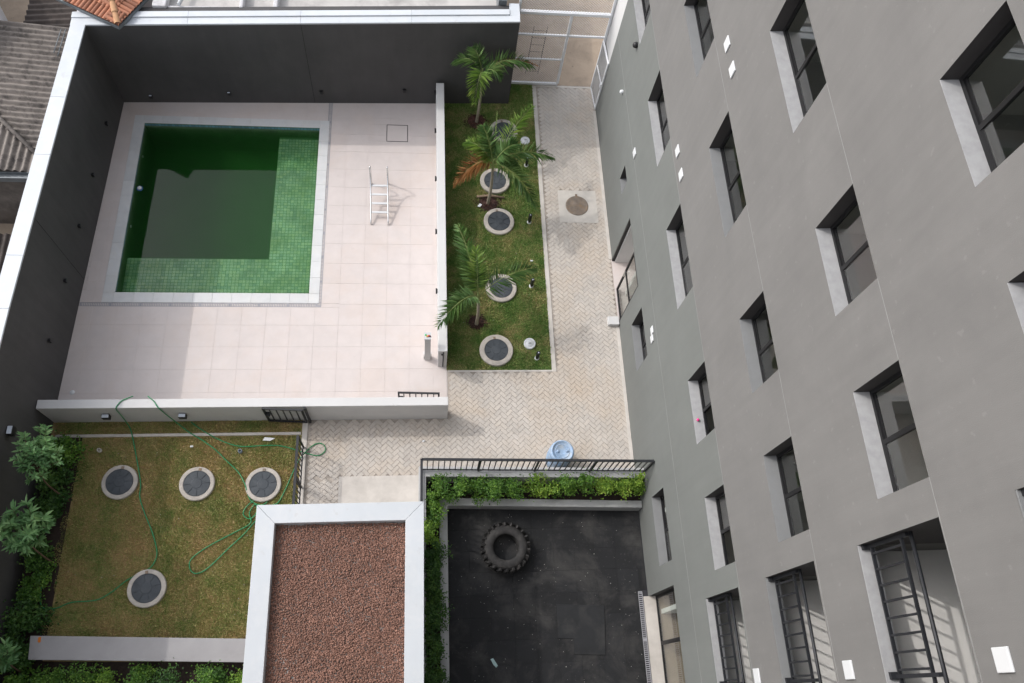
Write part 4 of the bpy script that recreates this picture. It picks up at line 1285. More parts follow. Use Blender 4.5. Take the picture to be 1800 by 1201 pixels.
# shower post with control plate
e = empty("shower_post", (.115, 8.0, 0)); tag(e, "slim white post with coloured buttons on top beside the parapet end", "post")
bevel(MB().box(-.075, .075, -.055, .055, 0, 1.30).build("column", m_white, e), .006)
MB().add([(-.085, -.07, 1.30), (.085, -.07, 1.30), (.085, .09, 1.32), (-.085, .09, 1.32), (-.085, -.07, 1.34), (.085, -.07, 1.34), (.085, .09, 1.40), (-.085, .09, 1.40)],
         [(0, 3, 2, 1), (4, 5, 6, 7), (0, 1, 5, 4), (1, 2, 6, 5), (2, 3, 7, 6), (3, 0, 4, 7)]).build("control_plate", m_plastic_w, e)
for k, (dx, dy, c) in enumerate(((-.05, .03, (.10, .45, .18)), (-.015, .0, (.65, .40, .05)), (.025, .01, (.60, .04, .03)), (.05, .0, (.08, .02, .02)))):
    MB().lathe([(0, .0), (.020, .0), (.022, -.02)], n=14).build("button", MAT("button %d" % k, c, .4, .05, 5), e, (dx, dy, 1.372 + dy * .37 + .012))
for sx in (-.10, .085):
    MB().box(sx, sx + .015, -.02, .06, 0, .30).build("side_fin", m_plastic_w, e)
o = MB().lathe([(0, .012), (.05, .012), (.06, .004)], n=24).build("floor_cap", m_plastic_w); o.location = (-8.42, 7.12, .0); tag(o, "small round white cap on the deck near the left wall", "cap")

# ================================================================== COURT, LAWN THINGS
dr = empty("plastic_drum", (3.30, 5.22, 0)); tag(dr, "faded blue plastic drum standing behind the planter railing", "drum")
MB().lathe([(0, .0), (.27, .0), (.29, .03), (.295, .28), (.305, .30), (.305, .33), (.295, .35), (.295, .60), (.305, .62), (.305, .65), (.295, .67), (.29, .84), (.275, .885),
            (.255, .90), (.235, .895), (.225, .875), (0, .872)], n=40).build("body", m_drum, dr)
MB().lathe([(.16, .872), (.165, .884), (.175, .884), (.18, .872)], n=32).build("ring", m_drum, dr)
for sx in (-.11, .11): MB().lathe([(0, .90), (.03, .90), (.035, .885), (.035, .87)], cx=sx, cy=.0, n=18).build("bung", m_drum, dr)

tr = empty("tractor_tyre", (1.92, 3.12, -.05)); tag(tr, "big black tractor tyre lying flat on the gym floor", "tyre")
MB().lathe([(.30, .14), (.295, .10), (.315, .07), (.38, .055), (.46, .065), (.505, .10), (.52, .16), (.52, .26), (.505, .32), (.46, .355), (.38, .365), (.315, .35), (.295, .32), (.30, .28), (.33, .21), (.30, .14)], n=56).build("carcass", m_tire, tr)
for k in range(44):
    a = 2 * math.pi * (k // 2) / 22 + (0 if k % 2 else math.pi / 22)
    up = 1 if k % 2 else -1
    z_in, z_out = .21, .21 + up * .145
    da = .17 * 1
    p = []
    c0, c1 = a, a + da
    pts_ = []
    MB().bar((.552 * math.cos(c0), .552 * math.sin(c0), z_in), (.53 * math.cos(c1), .53 * math.sin(c1), z_out), .040, .07,
             up=(math.cos(a), math.sin(a), 0)).build("lug", m_tire, tr)
o = bevel(MB().prism([(3.06, 1.10), (3.06, 1.84), (4.19, 1.77), (4.12, .70), (3.40, .745), (3.42, 1.08)], -.049, -.030).build("rubber_mat", MAT("grey rubber sheet", (.016, .017, .019), .8, .2, 3, stain=(.045, .044, .043), stain_scale=1.3, stain_amt=.8)), .004)
tag(o, "thin L shaped rubber mat on the gym floor", "mat")
o = MB().add([(1.50, .72, -.04), (1.56, .74, -.03), (1.66, .58, -.035), (1.62, .54, -.04), (1.56, .60, -.02)], [(0, 1, 4), (1, 2, 4), (2, 3, 4), (3, 0, 4)]).build("plastic_scrap", MAT("pale green film", (.30, .42, .42), .4, .1, 9)); tag(o, "crumpled pale green plastic scrap on the gym floor", "litter")
# scattered crumbs of litter on the rubber
n = 150
P = np.stack([rng.uniform(.7, 5.1, n), rng.uniform(.1, 4.0, n), np.full(n, -.047)], 1)
Rm = rand_rot(n) * (rng.uniform(.004, .012, n))[:, None, None]
V, F = stamp(ico_v * np.array([1, .7, .4]), ico_f, np.concatenate([Rm, P[:, :, None]], 2))
tag(link("litter_crumbs", np_mesh("litter_crumbs", V, F, m_debris)), "pale crumbs of litter scattered over the gym floor", "litter", kind="stuff")
n = 70
P = np.stack([np.concatenate([rng.uniform(-7.8, -3.1, 45), rng.uniform(.8, 3.2, 25)]), np.concatenate([rng.uniform(1.7, 5.8, 45), rng.uniform(7.9, 14, 25)]), np.full(n, .03)], 1)
Rm = rand_rot(n) * (rng.uniform(.006, .014, n))[:, None, None]
V, F = stamp(ico_v * np.array([1, .7, .4]), ico_f, np.concatenate([Rm, P[:, :, None]], 2))
tag(link("litter_crumbs", np_mesh("litter_crumbs", V, F, m_debris)), "pale crumbs of litter scattered in the lawns", "litter", kind="stuff")
o = MB().prism([(-3.84, 5.84), (-3.80, 5.92), (-3.55, 5.895), (-3.66, 5.83)], .035, .045).build("paper_sheet", m_plastic_w); tag(o, "folded white sheet lying on the grass under the gate", "litter")
for (x, y, l) in ((-5.48, 5.72, "small pale stone chip in the left lawn by the hose"), (.02, 5.78, "small white lump on the paving in the parapet's shadow"), (3.34, 5.58, "small white lump on the paving behind the drum"),
                  (2.98, 10.9, "small white lump at the lawn edge beside the path")):
    Vv = ico_v * np.array([.045, .03, .02]) * rng.uniform(.8, 1.2, (12, 1)) + np.array([x, y, .018])
    tag(link("stone_chip", np_mesh("stone_chip", Vv, ico_f, m_plastic_w)), l, "stone")
o = bevel(MB().prism([(-8.10, 1.08), (-3.32, .83), (-3.32, 1.30), (-8.14, 1.55)], .40, .46).build("bench", m_plwall), .01)
be = empty("bench", (-5.7, 1.3, 0)); tag(be, "long grey concrete bench slab along the lower lawn edge", "bench")
o.name = "seat"; o.parent = be; o.location = (5.7, -1.3, 0); o.data.materials[0] = MAT("grey concrete slab", (.31, .30, .305), .8, .06, 2, stain=(.25, .24, .24), stain_scale=1.3, stain_amt=.5)
for x in (-7.8, -5.7, -3.6):
    MB().box(x - .08, x + .08, 1.12 - (x + 8.1) * .052, 1.47 - (x + 8.1) * .052, -.02, .399).build("leg", m_conc, be, (5.7, -1.3, 0))
o = MB().prism([(-7.97, 1.43), (-7.97, 1.51), (-7.92, 1.52), (-7.91, 1.42), (-7.94, 1.40)], .461, .468).build("orange_peel", MAT("orange scrap", (.55, .16, .02), .6, .1, 8)); tag(o, "small orange scrap on the left end of the bench", "litter")

o = link("pink_ball", np_mesh("pink_ball", ico_v * .032 + np.array([5.335, 4.72, 4.685]), ico_f, MAT("pink foam", (.75, .03, .22), .6, .05, 5), True)); tag(o, "tiny pink ball on a pale window sill of the second storey", "ball")

# garden hose: two runs
def hose(label, pts):
    o = MB().tube(smooth_path(pts, 6), .0125, 8).build("garden_hose", m_hose); tag(o, label, "hose"); return o


hose("green hose looped over the parapet and trailing down to the left bushes",
     [(-6.65, 6.66, .96), (-6.72, 6.60, 1.015), (-6.86, 6.53, 1.016), (-6.94, 6.42, 1.016), (-6.97, 6.34, .97), (-6.97, 6.31, .6), (-6.95, 6.22, .12), (-6.88, 6.05, .05), (-6.72, 5.54, .03),
      (-6.52, 4.85, .035), (-6.50, 4.55, .03), (-6.36, 4.2, .03), (-6.09, 3.66, .03), (-5.95, 3.25, .03), (-6.0, 3.0, .03), (-6.16, 2.85, .03), (-6.5, 2.68, .03), (-6.8, 2.43, .03), (-7.1, 2.27, .03), (-7.6, 2.24, .03),
      (-7.9, 2.13, .03), (-8.15, 2.14, .04), (-8.25, 2.3, .06), (-8.26, 2.6, .10), (-8.3, 2.9, .12)])
hose("green hose looped over the parapet, knotted in coils beside the gravel roof",
     [(-6.32, 6.66, .96), (-6.26, 6.60, 1.015), (-6.16, 6.52, 1.016), (-6.08, 6.41, 1.016), (-6.02, 6.34, .97), (-5.95, 6.31, .6), (-5.75, 6.2, .12), (-5.55, 6.05, .06), (-5.22, 5.85, .03), (-4.91, 5.62, .03),
      (-4.62, 5.34, .03), (-4.33, 5.06, .03), (-4.15, 4.76, .09), (-4.06, 4.5, .05), (-3.95, 4.35, .04), (-3.75, 4.28, .04), (-3.62, 4.36, .04), (-3.8, 4.45, .05), (-4.05, 4.28, .04), (-4.14, 4.08, .04), (-3.98, 3.96, .04),
      (-3.84, 4.1, .05), (-3.88, 4.3, .05), (-4.0, 4.1, .05), (-3.96, 3.86, .04), (-4.3, 3.66, .03), (-4.85, 3.36, .03), (-5.18, 3.1, .03), (-5.2, 2.9, .03), (-5.1, 2.78, .03), (-4.95, 2.79, .03), (-4.75, 2.93, .03), (-4.4, 3.3, .03),
      (-4.1, 3.6, .03), (-3.9, 3.85, .03), (-3.7, 4.1, .04), (-3.5, 4.27, .04), (-3.36, 4.34, .03), (-3.2, 4.7, .03), (-3.0, 5.25, .03), (-2.87, 5.45, .06), (-2.7, 5.66, .03), (-2.52, 5.76, .02), (-2.38, 5.70, .02), (-2.36, 5.55, .02),
      (-2.52, 5.45, .02), (-2.75, 5.50, .02), (-2.9, 5.54, .05), (-3.05, 5.60, .03), (-3.4, 5.70, .03), (-3.75, 5.72, .03), (-4.34, 5.70, .04), (-4.8, 5.85, .03), (-5.2, 6.07, .03), (-5.5, 6.28, .03), (-5.55, 6.33, .02)])

# ================================================================== PLANTS
def leaflet_template(n=3):
    """a narrow folded blade along +x, unit length; returns verts, tri faces"""
    v = [(0, 0, 0), (.35, .5, .10), (.35, -.5, .10), (.4, 0, -.02), (1, 0, 0)]
    return np.array(v, float), np.array([(0, 3, 1), (0, 2, 3), (1, 3, 4), (3, 2, 4)])


LT_V, LT_F = leaflet_template()


def frame(dirs, ups):
    x = dirs / np.linalg.norm(dirs, axis=1)[:, None]
    y = np.cross(ups, x); y /= (np.linalg.norm(y, axis=1)[:, None] + 1e-9)
    z = np.cross(x, y)
    return np.stack([x, y, z], 2)


def leaves(P, D, U, L, W):
    Fm = frame(D, U) * np.stack([L, W, L], 1)[:, None, :]
    return stamp(LT_V, LT_F, np.concatenate([Fm, P[:, :, None]], 2))


def frond(parent, origin, base, ctrl, tip, mat, rmat, ll=.42, nl=44, droop=.45, dry_tip=False, gap=.0):
    base, ctrl, tip = (np.array(q, float) - np.array(origin) for q in (base, ctrl, tip))
    t = np.linspace(0, 1, 24)[:, None]
    C = (1 - t) ** 2 * base + 2 * t * (1 - t) * ctrl + t ** 2 * tip
    MB().tube([tuple(p) for p in C], [.014 * (1 - .85 * k / 23) for k in range(24)], 6).build("midrib", rmat, None)
    mid = bpy.context.scene.collection.objects[-1]
    tt = np.linspace(.14, .995, nl) + rng.uniform(-.006, .006, nl)
    tt = np.clip(tt, 0, .999)[:, None]
    P = (1 - tt) ** 2 * base + 2 * tt * (1 - tt) * ctrl + tt ** 2 * tip
    Tn = 2 * (1 - tt) * (ctrl - base) + 2 * tt * (tip - ctrl); Tn /= np.linalg.norm(Tn, axis=1)[:, None]
    side = np.cross(Tn, np.array([0, 0, 1.0])); side /= (np.linalg.norm(side, axis=1)[:, None] + 1e-9)
    upv = np.cross(side, Tn)
    allP, allD, allU, allL, allW = [], [], [], [], []
    for sg in (-1, 1):
        for lay in range(2):
            n = nl
            f_ = (.85 + .25 * lay) - .55 * tt[:, 0]
            dirv = side * sg * (0.95 - .25 * tt) + Tn * (.42 + .75 * tt ** 1.5) + upv * (.34 - .42 * lay) + rng.normal(0, .085, (n, 3)) - np.array([0, 0, droop * .55])
            ln = ll * (np.sin(np.pi * np.clip(tt[:, 0] * .86 + .10, 0, 1)) ** .55) * rng.uniform(.8, 1.1, n)
            keep = rng.random(n) > gap
            allP.append(P[keep]); allD.append(dirv[keep]); allU.append((upv + rng.normal(0, .35, (n, 3)))[keep]); allL.append(ln[keep]); allW.append(rng.uniform(.016, .026, n)[keep])
    V, F = leaves(np.concatenate(allP), np.concatenate(allD), np.concatenate(allU), np.concatenate(allL), np.concatenate(allW))
    # let the outer half of every leaflet bend down
    o = link("frond", np_mesh("frond", V, F, mat), parent)
    mid.parent = o
    return o


def palm(base, top, label, fronds):
    e = empty("palm_tree", (*base, 0)); tag(e, label, "palm tree", "young palms in the right lawn")
    bx_, by_ = base
    d = Vector((top[0] - bx_, top[1] - by_, top[2]))
    pts = [Vector((0, 0, -.03)), d * .08, d * .3 + Vector((.02, 0, 0)), d * .6 + Vector((.02, .0, 0)), d * .85, d]
    MB().tube(smooth_path(pts, 4), [.055 - .030 * i / 20 for i in range(21)], 12).build("trunk", m_trunk, e)
    MB().tube([d * .86, d * .93, d * 1.0, d * 1.08], [.036, .04, .034, .014], 10).build("crownshaft", m_rachis, e)
    for fr_ in fronds:
        tip, lift, kind = fr_[:3]
        ll = fr_[3] if len(fr_) > 3 else .42
        b0 = np.array(top) - np.array((0, 0, .06))
        tp = np.array(tip, float)
        ct = b0 + (tp - b0) * .42 + np.array((0, 0, lift))
        mt, rm = {'g': (m_palm, m_rachis), 'y': (m_palm_y, m_rachis), 'd': (m_palm_dry, m_rachis_dry)}[kind]
        frond(e, (*base, 0), b0, ct, tp, mt, rm, ll, nl=22 if ll < .4 else 27)
    return e


palm((1.59, 15.63), (1.62, 15.62, 2.08), "palm tree nearest the charcoal back wall with one browning frond tip",
     [((.86, 16.00, 2.05), .70, 'g', .44), ((3.10, 16.15, 1.80), .85, 'g', .46), ((1.38, 14.70, 1.95), .80, 'y', .44), ((1.35, 16.05, 2.55), .4, 'g', .36), ((2.1, 15.35, 2.2), .5, 'g', .36),
      ((3.30, 16.35, 1.62), .80, 'd', .20)])
palm((1.84, 12.76), (1.84, 12.80, 1.85), "middle palm tree with a dry orange frond",
     [((2.95, 14.55, 2.05), .55, 'y', .42), ((3.50, 13.20, 1.60), .75, 'g', .46), ((.86, 12.70, 1.0), .85, 'd', .50), ((3.05, 11.85, 1.15), .85, 'g', .44), ((1.15, 13.25, 2.1), .5, 'y', .42), ((2.40, 13.0, 2.4), .4, 'g', .40),
      ((1.55, 13.45, 2.5), .35, 'g', .40), ((2.55, 12.9, 1.55), .5, 'g', .42), ((1.9, 13.75, 2.75), .2, 'y', .05)])
palm((1.41, 8.97), (1.36, 9.05, 1.5), "nearest palm tree with fronds reaching over the white parapet",
     [((.86, 10.75, 2.0), .75, 'g', .46), ((2.80, 9.70, 1.75), .75, 'g', .48), ((.36, 8.28, 1.35), .95, 'g', .44), ((1.25, 9.75, 2.6), .3, 'y', .35), ((1.05, 9.9, 2.25), .55, 'g', .42)])
# bark mulch round the palm feet, split log
for (x, y, r_), l in zip(MULCH, ["dark red mulch ring at the foot of the back palm", "red brown mulch ring at the foot of the middle palm", "round dark red mulch ring at the foot of the nearest palm"]):
    n = 420
    aa = rng.uniform(0, 2 * np.pi, n); rr = r_ * np.sqrt(rng.random(n)) * (.85 + .18 * np.sin(aa * 2 + x) + .12 * np.sin(aa * 5 + y)) * rng.uniform(.8, 1.12, n)
    P = np.stack([x + rr * np.cos(aa), y + rr * np.sin(aa), .012 + .03 * rng.random(n)], 1)
    Rm = rand_rot(n) * np.stack([rng.uniform(.015, .035, n), rng.uniform(.006, .014, n), rng.uniform(.003, .006, n)], 1)[:, None, :]
    V, F = stamp(ico_v, ico_f, np.concatenate([Rm, P[:, :, None]], 2))
    e = empty("mulch_ring", (x, y, 0)); tag(e, l, "mulch")
    MB().lathe([(0, .012), (r_ * .55, .010), (r_ * .72, -.002)], n=20).build("mulch_bed", m_mulch, e)
    o = link("bark_chips", np_mesh("bark_chips", V - np.array([x, y, 0]), F, m_mulch), e); o["kind"] = "stuff"
o = MB().tube([(1.52, 12.95, .05), (1.9, 12.99, .055), (2.30, 12.93, .05)], [.035, .04, .033], 10).build("split_log", m_log); tag(o, "short split log lying behind the middle palm trunk", "log")
o = MB().prism([(1.52, 12.62), (1.60, 12.60), (1.66, 12.68), (1.60, 12.72)], .05, .06).build("paper_scrap", m_plastic_w); tag(o, "white paper scrap beside the middle palm trunk", "litter")

LV2 = np.array([(0, 0, 0), (.28, .42, .06), (.28, -.42, .06), (.62, .36, .04), (.62, -.36, .04), (1, 0, -.06), (.45, 0, -.02)], float)
LF2 = np.array([(0, 6, 1), (0, 2, 6), (1, 6, 3), (2, 4, 6), (3, 6, 5), (6, 4, 5)])


def broad_leaves(P, D, U, L, W):
    Fm = frame(D, U) * np.stack([L, W, L], 1)[:, None, :]
    return stamp(LV2, LF2, np.concatenate([Fm, P[:, :, None]], 2))


def small_tree(base, nodes, crown, label, n_tw, mat, leaf=.13):
    e = empty("small_tree", (*base, 0)); tag(e, label, "tree")
    MB().tube(smooth_path([(0, 0, -.03)] + [(p[0] - base[0], p[1] - base[1], p[2]) for p in nodes], 4), [.022 - .010 * i / (len(nodes) * 4) for i in range(len(nodes) * 4 + 1)], 8).build("trunk", m_wood, e)
    (cx_, cy_, cz_), rad = crown
    br = MB(); Pl, Dl = [], []
    start = Vector((nodes[-1][0] - base[0], nodes[-1][1] - base[1], nodes[-1][2]))
    for i in range(n_tw):
        u = rng.normal(size=3); u /= np.linalg.norm(u)
        if u[2] < -.5: u[2] *= -.4
        end = np.array([cx_ - base[0], cy_ - base[1], cz_]) + u * np.array(rad) * rng.uniform(.45, 1.05)
        mid = (np.array(start) + end) / 2 + rng.normal(0, .05, 3)
        br.tube([start, Vector(mid), Vector(end)], [.008, .006, .003], 5)
        dirb = end - mid; dirb /= np.linalg.norm(dirb)
        for k in range(11):
            a = k * 2.4 + rng.uniform(-.3, .3)
            pos = end - dirb * (.16 * rng.random())
            s = np.cross(dirb, [0, 0, 1.0]); s /= np.linalg.norm(s) + 1e-6; t_2 = np.cross(s, dirb)
            Dl.append((s * math.cos(a) + t_2 * math.sin(a)) * .9 + dirb * rng.uniform(.3, .9) + np.array([0, 0, -.12])); Pl.append(pos)
    br.build("branches", m_wood, e)
    n = len(Pl)
    V, F = broad_leaves(np.array(Pl), np.array(Dl), rng.normal(0, .3, (n, 3)) + np.array([0, 0, 1.0]), rng.uniform(.75, 1.15, n) * leaf, rng.uniform(.30, .40, n) * leaf)
    link("crown", np_mesh("crown", V, F, mat), e)
    return e


small_tree((-8.05, 4.49), [(-8.10, 4.55, .6), (-8.12, 4.62, 1.1), (-8.10, 4.72, 1.5)], ((-8.02, 5.02, 1.95), (.50, .58, .42)), "leafy young tree below the high floodlight on the left wall", 62, m_tree, .15)
small_tree((-8.08, 3.06), [(-8.12, 3.14, .5), (-8.15, 3.24, 1.0), (-8.13, 3.32, 1.3)], ((-8.06, 3.55, 1.85), (.45, .50, .42)), "leafy young tree at the left edge with larger pointed leaves", 40, m_tree, .20)
small_tree((-8.35, .85), [(-8.3, .9, .4), (-8.3, 1.0, .8)], ((-8.30, 1.15, 1.1), (.25, .25, .25)), "small broad leaved plant beside the left end of the bench", 12, m_tree, .18)


def shrub(base, rad, label, n, mat, leaf=.05, group=None, h0=.0):
    e = empty("shrub", (base[0], base[1], h0)); tag(e, label, "shrub", group)
    br = MB()
    nl = 11
    cl_ = []
    for i in range(nl):
        u = rng.normal(size=3); u /= np.linalg.norm(u); u[2] = abs(u[2])
        c = u * np.array(rad) * rng.uniform(.30, 1.0) + np.array([0, 0, rad[2] * .35])
        cl_.append((c, rng.uniform(.26, .70) * min(rad[0], rad[1])))
        br.tube([(0, 0, -.02), (c[0] * .4, c[1] * .4, c[2] * .5), tuple(c)], [.010, .007, .003], 5)
    br.build("stems", m_wood, e)
    Pl = []
    for i in range(n):
        c, r_ = cl_[rng.integers(nl)]
        u = rng.normal(size=3); u /= np.linalg.norm(u)
        k = rng.uniform(.35, 1.12) ** .6
        if rng.random() < .16: k = rng.uniform(1.1, 1.9)          # loose outer sprigs
        Pl.append(c + u * r_ * k)
    Pl = np.array(Pl); Pl[:, 2] = np.maximum(Pl[:, 2], .02)
    D = rng.normal(size=(n, 3)); D[:, 2] = D[:, 2] * .5 + .1
    V, F = broad_leaves(Pl, D, rng.normal(0, .45, (n, 3)) + np.array([0, 0, 1.0]), rng.uniform(.7, 1.2, n) * leaf, rng.uniform(.55, .75, n) * leaf)
    link("foliage", np_mesh("foliage", V, F, mat), e)
    return e


# hedge along the left wall
for i, (x, y, rx_, ry_, rz_, m) in enumerate([(-8.24, 5.45, .38, .42, .62, m_bush), (-8.28, 4.72, .34, .46, .55, m_bushd), (-8.28, 4.0, .34, .46, .55, m_bushd), (-8.30, 3.35, .30, .42, .50, m_bushd),
                                              (-8.30, 2.65, .30, .46, .50, m_bush), (-8.30, 1.95, .34, .46, .55, m_bushd), (-8.32, 1.25, .32, .42, .5, m_bushd), (-8.30, .55, .34, .40, .5, m_bush)]):
    shrub((x, y), (rx_, ry_, rz_), "%s green shrub from the pool parapet in the row at the left wall" % ORD[i].capitalize(), 1600, m, .062, "shrubs along the left wall")
# hedge behind the bench
for i, x in enumerate([-7.75, -7.0, -6.45, -5.85, -5.2, -4.5, -3.85]):
    m = [m_bush, m_bush, m_bushl, m_bush, m_bushd, m_bush, m_bushl][i]
    shrub((x, .62 - (x + 8.1) * .04 + rng.uniform(-.08, .06)), (.40, .33, .55), "%s shrub from the left in the hedge behind the bench" % ORD[i].capitalize(), 1400, m, .052, "shrubs behind the bench")
# planter shrubs
for i, x in enumerate([.35, .85, 1.30, 1.72, 2.10, 2.75, 3.30, 3.75, 4.30, 4.80, 5.08]):
    m = [m_bush, m_bush, m_bush, m_bush, m_bush, m_bushl, m_bush, m_bush, m_bushl, m_bushl, m_bushl][i]
    shrub((x, 4.42 + rng.uniform(-.05, .05)), (.33 if i < 10 else .20, .26, .72 + .12 * (i in (1, 7))), "%s shrub from the left in the planter under the railing" % ORD[i].capitalize(), 1150, m, .050, "shrubs in the planter", .24)
for i, (y, m) in enumerate([(4.05, m_bush), (3.55, m_bushl), (2.95, m_bushd), (2.3, m_bushd), (1.65, m_bushd), (1.0, m_bushd), (.35, m_bushd)]):
    shrub((.24, y), (.26, .40, .60), "%s shrub from the corner in the planter arm beside the white roof edge" % ORD[i].capitalize(), 1300, m, .050, "shrubs in the planter", .24)
# low weeds in the soil strip of the left wall
n = 240
P = np.stack([rng.uniform(-8.66, -8.57, n), rng.uniform(9.95, 15.9, n), np.full(n, -.05)], 1)
D = rng.normal(size=(n, 3)) * .5; D[:, 2] = rng.uniform(.4, 1, n)
V, F = leaves(P, D, rng.normal(size=(n, 3)), rng.uniform(.03, .08, n), rng.uniform(.012, .02, n))
tag(link("weeds", np_mesh("weeds", V, F, m_bushd)), "sparse weeds in the soil strip along the left wall", "weeds", kind="stuff")

# ================================================================== NEIGHBOURS
def corrugated(x0, x1, y0, y1, zf, along, pitch, amp, n_per=10, clip=None):
    """wavy sheet; ridges run along 'along'; zf(x,y) is the plane height"""
    if along == 'x':
        u = np.linspace(x0, x1, 14); w = np.linspace(y0, y1, int((y1 - y0) / pitch * n_per))
        U, Wd = np.meshgrid(u, w); X, Y = U, Wd; ph = Wd
    else:
        u = np.linspace(y0, y1, 14); w = np.linspace(x0, x1, int((x1 - x0) / pitch * n_per))
        U, Wd = np.meshgrid(u, w); Y, X = U, Wd; ph = Wd
    Z = zf(X, Y) + amp * np.sin(ph * 2 * np.pi / pitch)
    V = np.stack([X, Y, Z], 2).reshape(-1, 3)
    a, b_ = X.shape
    idx = np.arange(a * b_).reshape(a, b_)
    F = np.stack([idx[:-1, :-1], idx[:-1, 1:], idx[1:, 1:], idx[1:, :-1]], 2).reshape(-1, 4)
    if clip is not None:
        C = V[F].mean(1); F = F[clip(C[:, 0], C[:, 1])]
    return V, F


h1 = empty("neighbour_house", (-10.4, 14, 0)); tag(h1, "neighbouring house with weathered corrugated roof beyond the left wall", "house")


def H1(o): o.parent = h1; o.location = Vector(o.location) - Vector((-10.4, 14, 0)); return o


pz = lambda X, Y: 2.45 - (X + 9.0) * .10
V, F = corrugated(-12.2, -8.93, 11.9, 16.25, pz, 'x', .165, .036, clip=lambda X, Y: (Y > 12.05 + np.maximum(0, -X - 8.93) * .95))
o = H1(link("roof_sheet", np_mesh("roof_sheet", V, F, m_fibro, True)))
V, F = corrugated(-12.2, -8.93, 11.75, 15.3, lambda X, Y: 2.45 - (X + 9) * .10 - .01 + 0 * Y, 'y', .165, .036, n_per=10, clip=lambda X, Y: (Y < 12.08 + np.maximum(0, -X - 8.93) * .95))
H1(link("roof_sheet", np_mesh("roof_sheet", V, F, m_fibro, True)))
H1(MB().tube([(-8.95, 12.05, 2.50), (-10.6, 13.65, 2.66), (-12.2, 15.2, 2.82)], .05, 8).build("ridge_cap", m_fibro))
H1(MB().box(-12.2, -8.92, 11.60, 11.74, 2.28, 2.36).box(-12.2, -8.92, 11.58, 11.60, 2.28, 2.44).box(-12.2, -8.92, 11.74, 11.755, 2.28, 2.44).build("gutter", m_metalg))
H1(MB().box(-12.2, -8.95, 11.85, 16.15, -.1, 2.30).build("wall", m_oldwall))
H1(MB().box(-8.925, -8.87, 11.7, 16.2, 2.36, 2.40).build("flashing", m_metalg))
for dx in (0, .11):
    H1(MB().tube([(-9.12 - dx, 16.1, 2.56), (-9.16 - dx, 15.2 + dx, 2.56)], .014, 6).build("conduit", m_metalg))
h2 = empty("lean_to_roof", (-10, 9, 0)); tag(h2, "dark corrugated lean-to roof beyond the left wall", "roof")
V, F = corrugated(-12.0, -9.03, 6.0, 10.9, lambda X, Y: 1.05 + (Y - 10.9) * .05, 'y', .165, .028)
o = link("roof_sheet", np_mesh("roof_sheet", V, F, m_fibro_d, True), h2); o.location = (10, -9, 0)
MB().box(-12, -9.05, 6.05, 10.85, -.1, .70).build("wall", m_oldwall, h2, (10, -9, 0))
o = MB().box(-16, -11.0, 15.0, 24, -.1, 3.9); o.v = [(x, y, z) for x, y, z in o.v]
o = MB().prism([(-10.75, 16.3), (-11.35, 14.9), (-16, 16.9), (-14, 22)], -.1, 3.3).build("pale_house", m_pale); tag(o, "pale grey house wall in the upper left corner", "house")

o = MB().box(-12.5, -9.2, -6, 5.0, -.1, 4.6).build("unseen_shade_block", m_pale); tag(o, "unseen pale block added beyond the left wall to shade bench and lawn", "house")  # unseen block, added to cast shade over the bench and left lawn

h5 = empty("shed_roof", (-10, 17.5, 0)); tag(h5, "dark slatted shed roof beside the pale house in the upper left", "roof")
V, F = corrugated(-10.9, -9.2, 16.5, 20, lambda X, Y: 1.6 + (X + 9) * .12, 'x', .20, .03)
o = link("roof_sheet", np_mesh("roof_sheet", V, F, m_fibro_d, True), h5); o.location = (10, -17.5, 0)
MB().box(-10.85, -9.25, 16.55, 19.95, -.1, 1.30).build("wall", m_oldwall, h5, (10, -17.5, 0))
o = MB().box(-9.15, -8.95, 16.4, 20, -.1, 2.2).build("grey_wall", m_pale); tag(o, "narrow grey wall between the shed and the tiled roof", "wall")

# terracotta roofed house, turned to the plot; its corner pokes over the back wall
h3 = empty("tiled_house", (-7.62, 15.80, 0), math.atan2(.88, .47)); tag(h3, "terracotta tiled roof corner poking over the back wall", "roof")
# local frame: +x runs along the right eave, +y runs along the left eave (90 deg to the left of x)
EZ = 3.06
slope = .16


def rz_(x, y): return EZ + slope * min(x, y)


MB().add([(0, 0, EZ - .05), (1.9, 0, EZ - .05), (1.9, 1.9, EZ + 1.9 * slope - .05), (0, 1.9, EZ - .05)], [(0, 1, 2), (0, 2, 3)]).build("roof_deck", m_oldwall, h3)
MB().bar((0, -.02, EZ - .045), (1.9, -.02, EZ - .045), .03, .09).build("fascia", m_metalg, h3)
MB().bar((-.02, -.03, EZ - .045), (-.02, 1.9, EZ - .045), .03, .09).build("fascia", m_metalg, h3)
MB().add([(.55, .55, -.1), (1.9, .55, -.1), (1.9, 1.9, -.1), (.55, 1.9, -.1), (.55, .55, EZ), (1.9, .55, EZ), (1.9, 1.9, EZ), (.55, 1.9, EZ)], [(0, 1, 5, 4), (3, 0, 4, 7)]).build("wall", m_pale, h3)


def halftile(L, r, n=6):
    b = MB()
    v = []
    for k in range(n + 1):
        a = math.pi * k / n
        v += [(0, r * math.cos(a), r * math.sin(a)), (L, r * .82 * math.cos(a), r * .82 * math.sin(a))]
    return b.add(v, [(2 * k, 2 * k + 1, 2 * k + 3, 2 * k + 2) for k in range(n)], True)


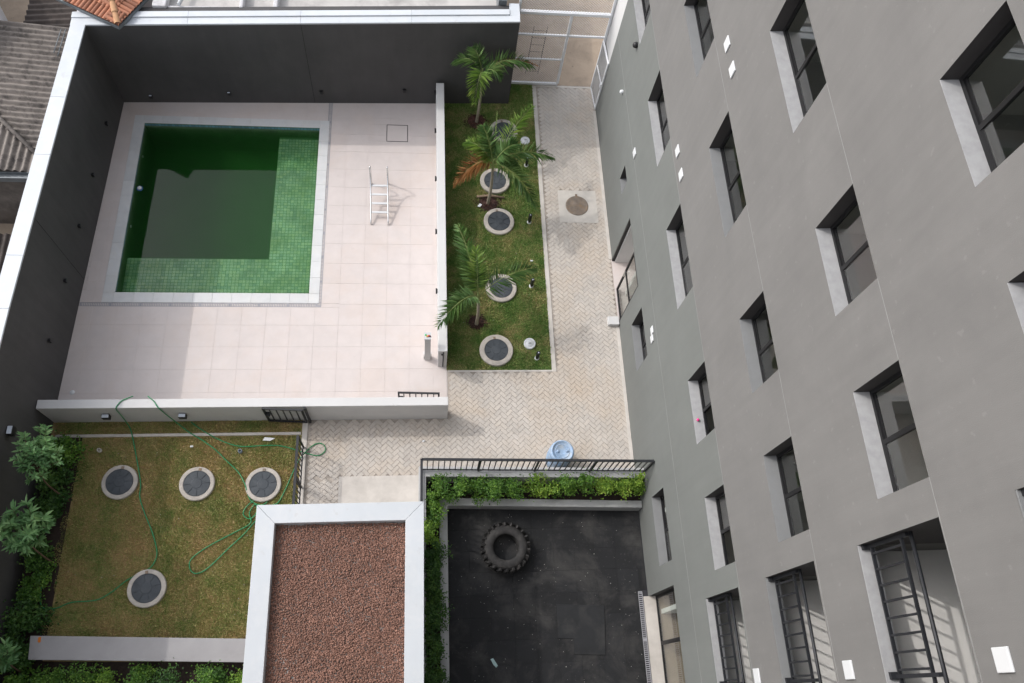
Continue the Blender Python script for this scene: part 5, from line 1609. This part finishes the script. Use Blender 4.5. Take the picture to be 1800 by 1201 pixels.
tl_me = halftile(.40, .062).mesh("roof_tile", m_terra)
sl = math.atan(slope)
for i in range(14):
    w = .06 + i * .118
    for j in range(4):
        s = .0 + j * .33
        if s > w - .05 and j > 0: continue
        if s > w: continue
        # face with eave along y (left eave): tile climbs along +x
        o = link("roof_tile", tl_me, h3, (s - .02, w, EZ + slope * s + .005 + .004 * j)); o.rotation_euler = (0, -sl, 0)
        # face with eave along x (right eave): tile climbs along +y
        o = link("roof_tile", tl_me, h3, (w, s - .02, EZ + slope * s + .005 + .004 * j)); o.rotation_euler = (0, -sl, R(90))
hip_me = halftile(.42, .085).mesh("ridge_tile", m_terra2)
for k in range(4):
    s = .02 + k * .34
    o = link("ridge_tile", hip_me, h3, (s * .7071, s * .7071, EZ + slope * s * .7071 + .03 + .006 * k)); o.rotation_euler = (0, -math.atan(slope * .7071), R(45))

# flat neighbour roof slab behind the back wall
h4 = empty("neighbour_roof", (-2, 18, 0)); tag(h4, "stained pale concrete roof terrace behind the back wall", "roof")


def H4(o): o.parent = h4; o.location = Vector(o.location) - Vector((-2, 18, 0)); return o


H4(MB().prism([(-6.9, 16.62), (2.25, 16.96), (2.25, 22), (-6.9, 22)], 2.55, 2.75).build("slab", m_slab))
H4(MB().prism([(-6.9, 16.66), (2.2, 16.99), (2.2, 22), (-6.9, 22)], -.1, 2.55).build("wall", m_pale))
m_rag = MAT("ragged white cement", (.52, .51, .52), .95, .15, 9, bump=.8, bscale=40, stain=(.3, .29, .28), stain_scale=5, stain_amt=.6)
for (xa, xb) in ((-6.95, -6.6), (-4.78, -4.68), (-3.92, -3.80)):
    ya = 16.60 + (xa + 6.9) * .037
    H4(bevel(MB().box(xa, xb, ya, 22, 2.751, 3.0).build("upstand", m_rag), .03))
H4(MB().prism([(-6.58, 16.62), (-4.8, 16.69), (-4.8, 16.78), (-6.58, 16.71)], 2.751, 2.90).build("upstand", m_rag))
H4(MB().prism([(-3.78, 16.73), (2.0, 16.95), (2.0, 17.04), (-3.78, 16.82)], 2.751, 2.88).build("upstand", m_rag))
H4(MB().box(2.02, 2.24, 16.98, 22, 2.751, 3.35).build("upstand", m_metalg))
H4(MB().tube([(-6.3, 16.72, 2.95), (-5.9, 18.5, 2.95)], .05, 10).build("pipe", m_plastic_w))
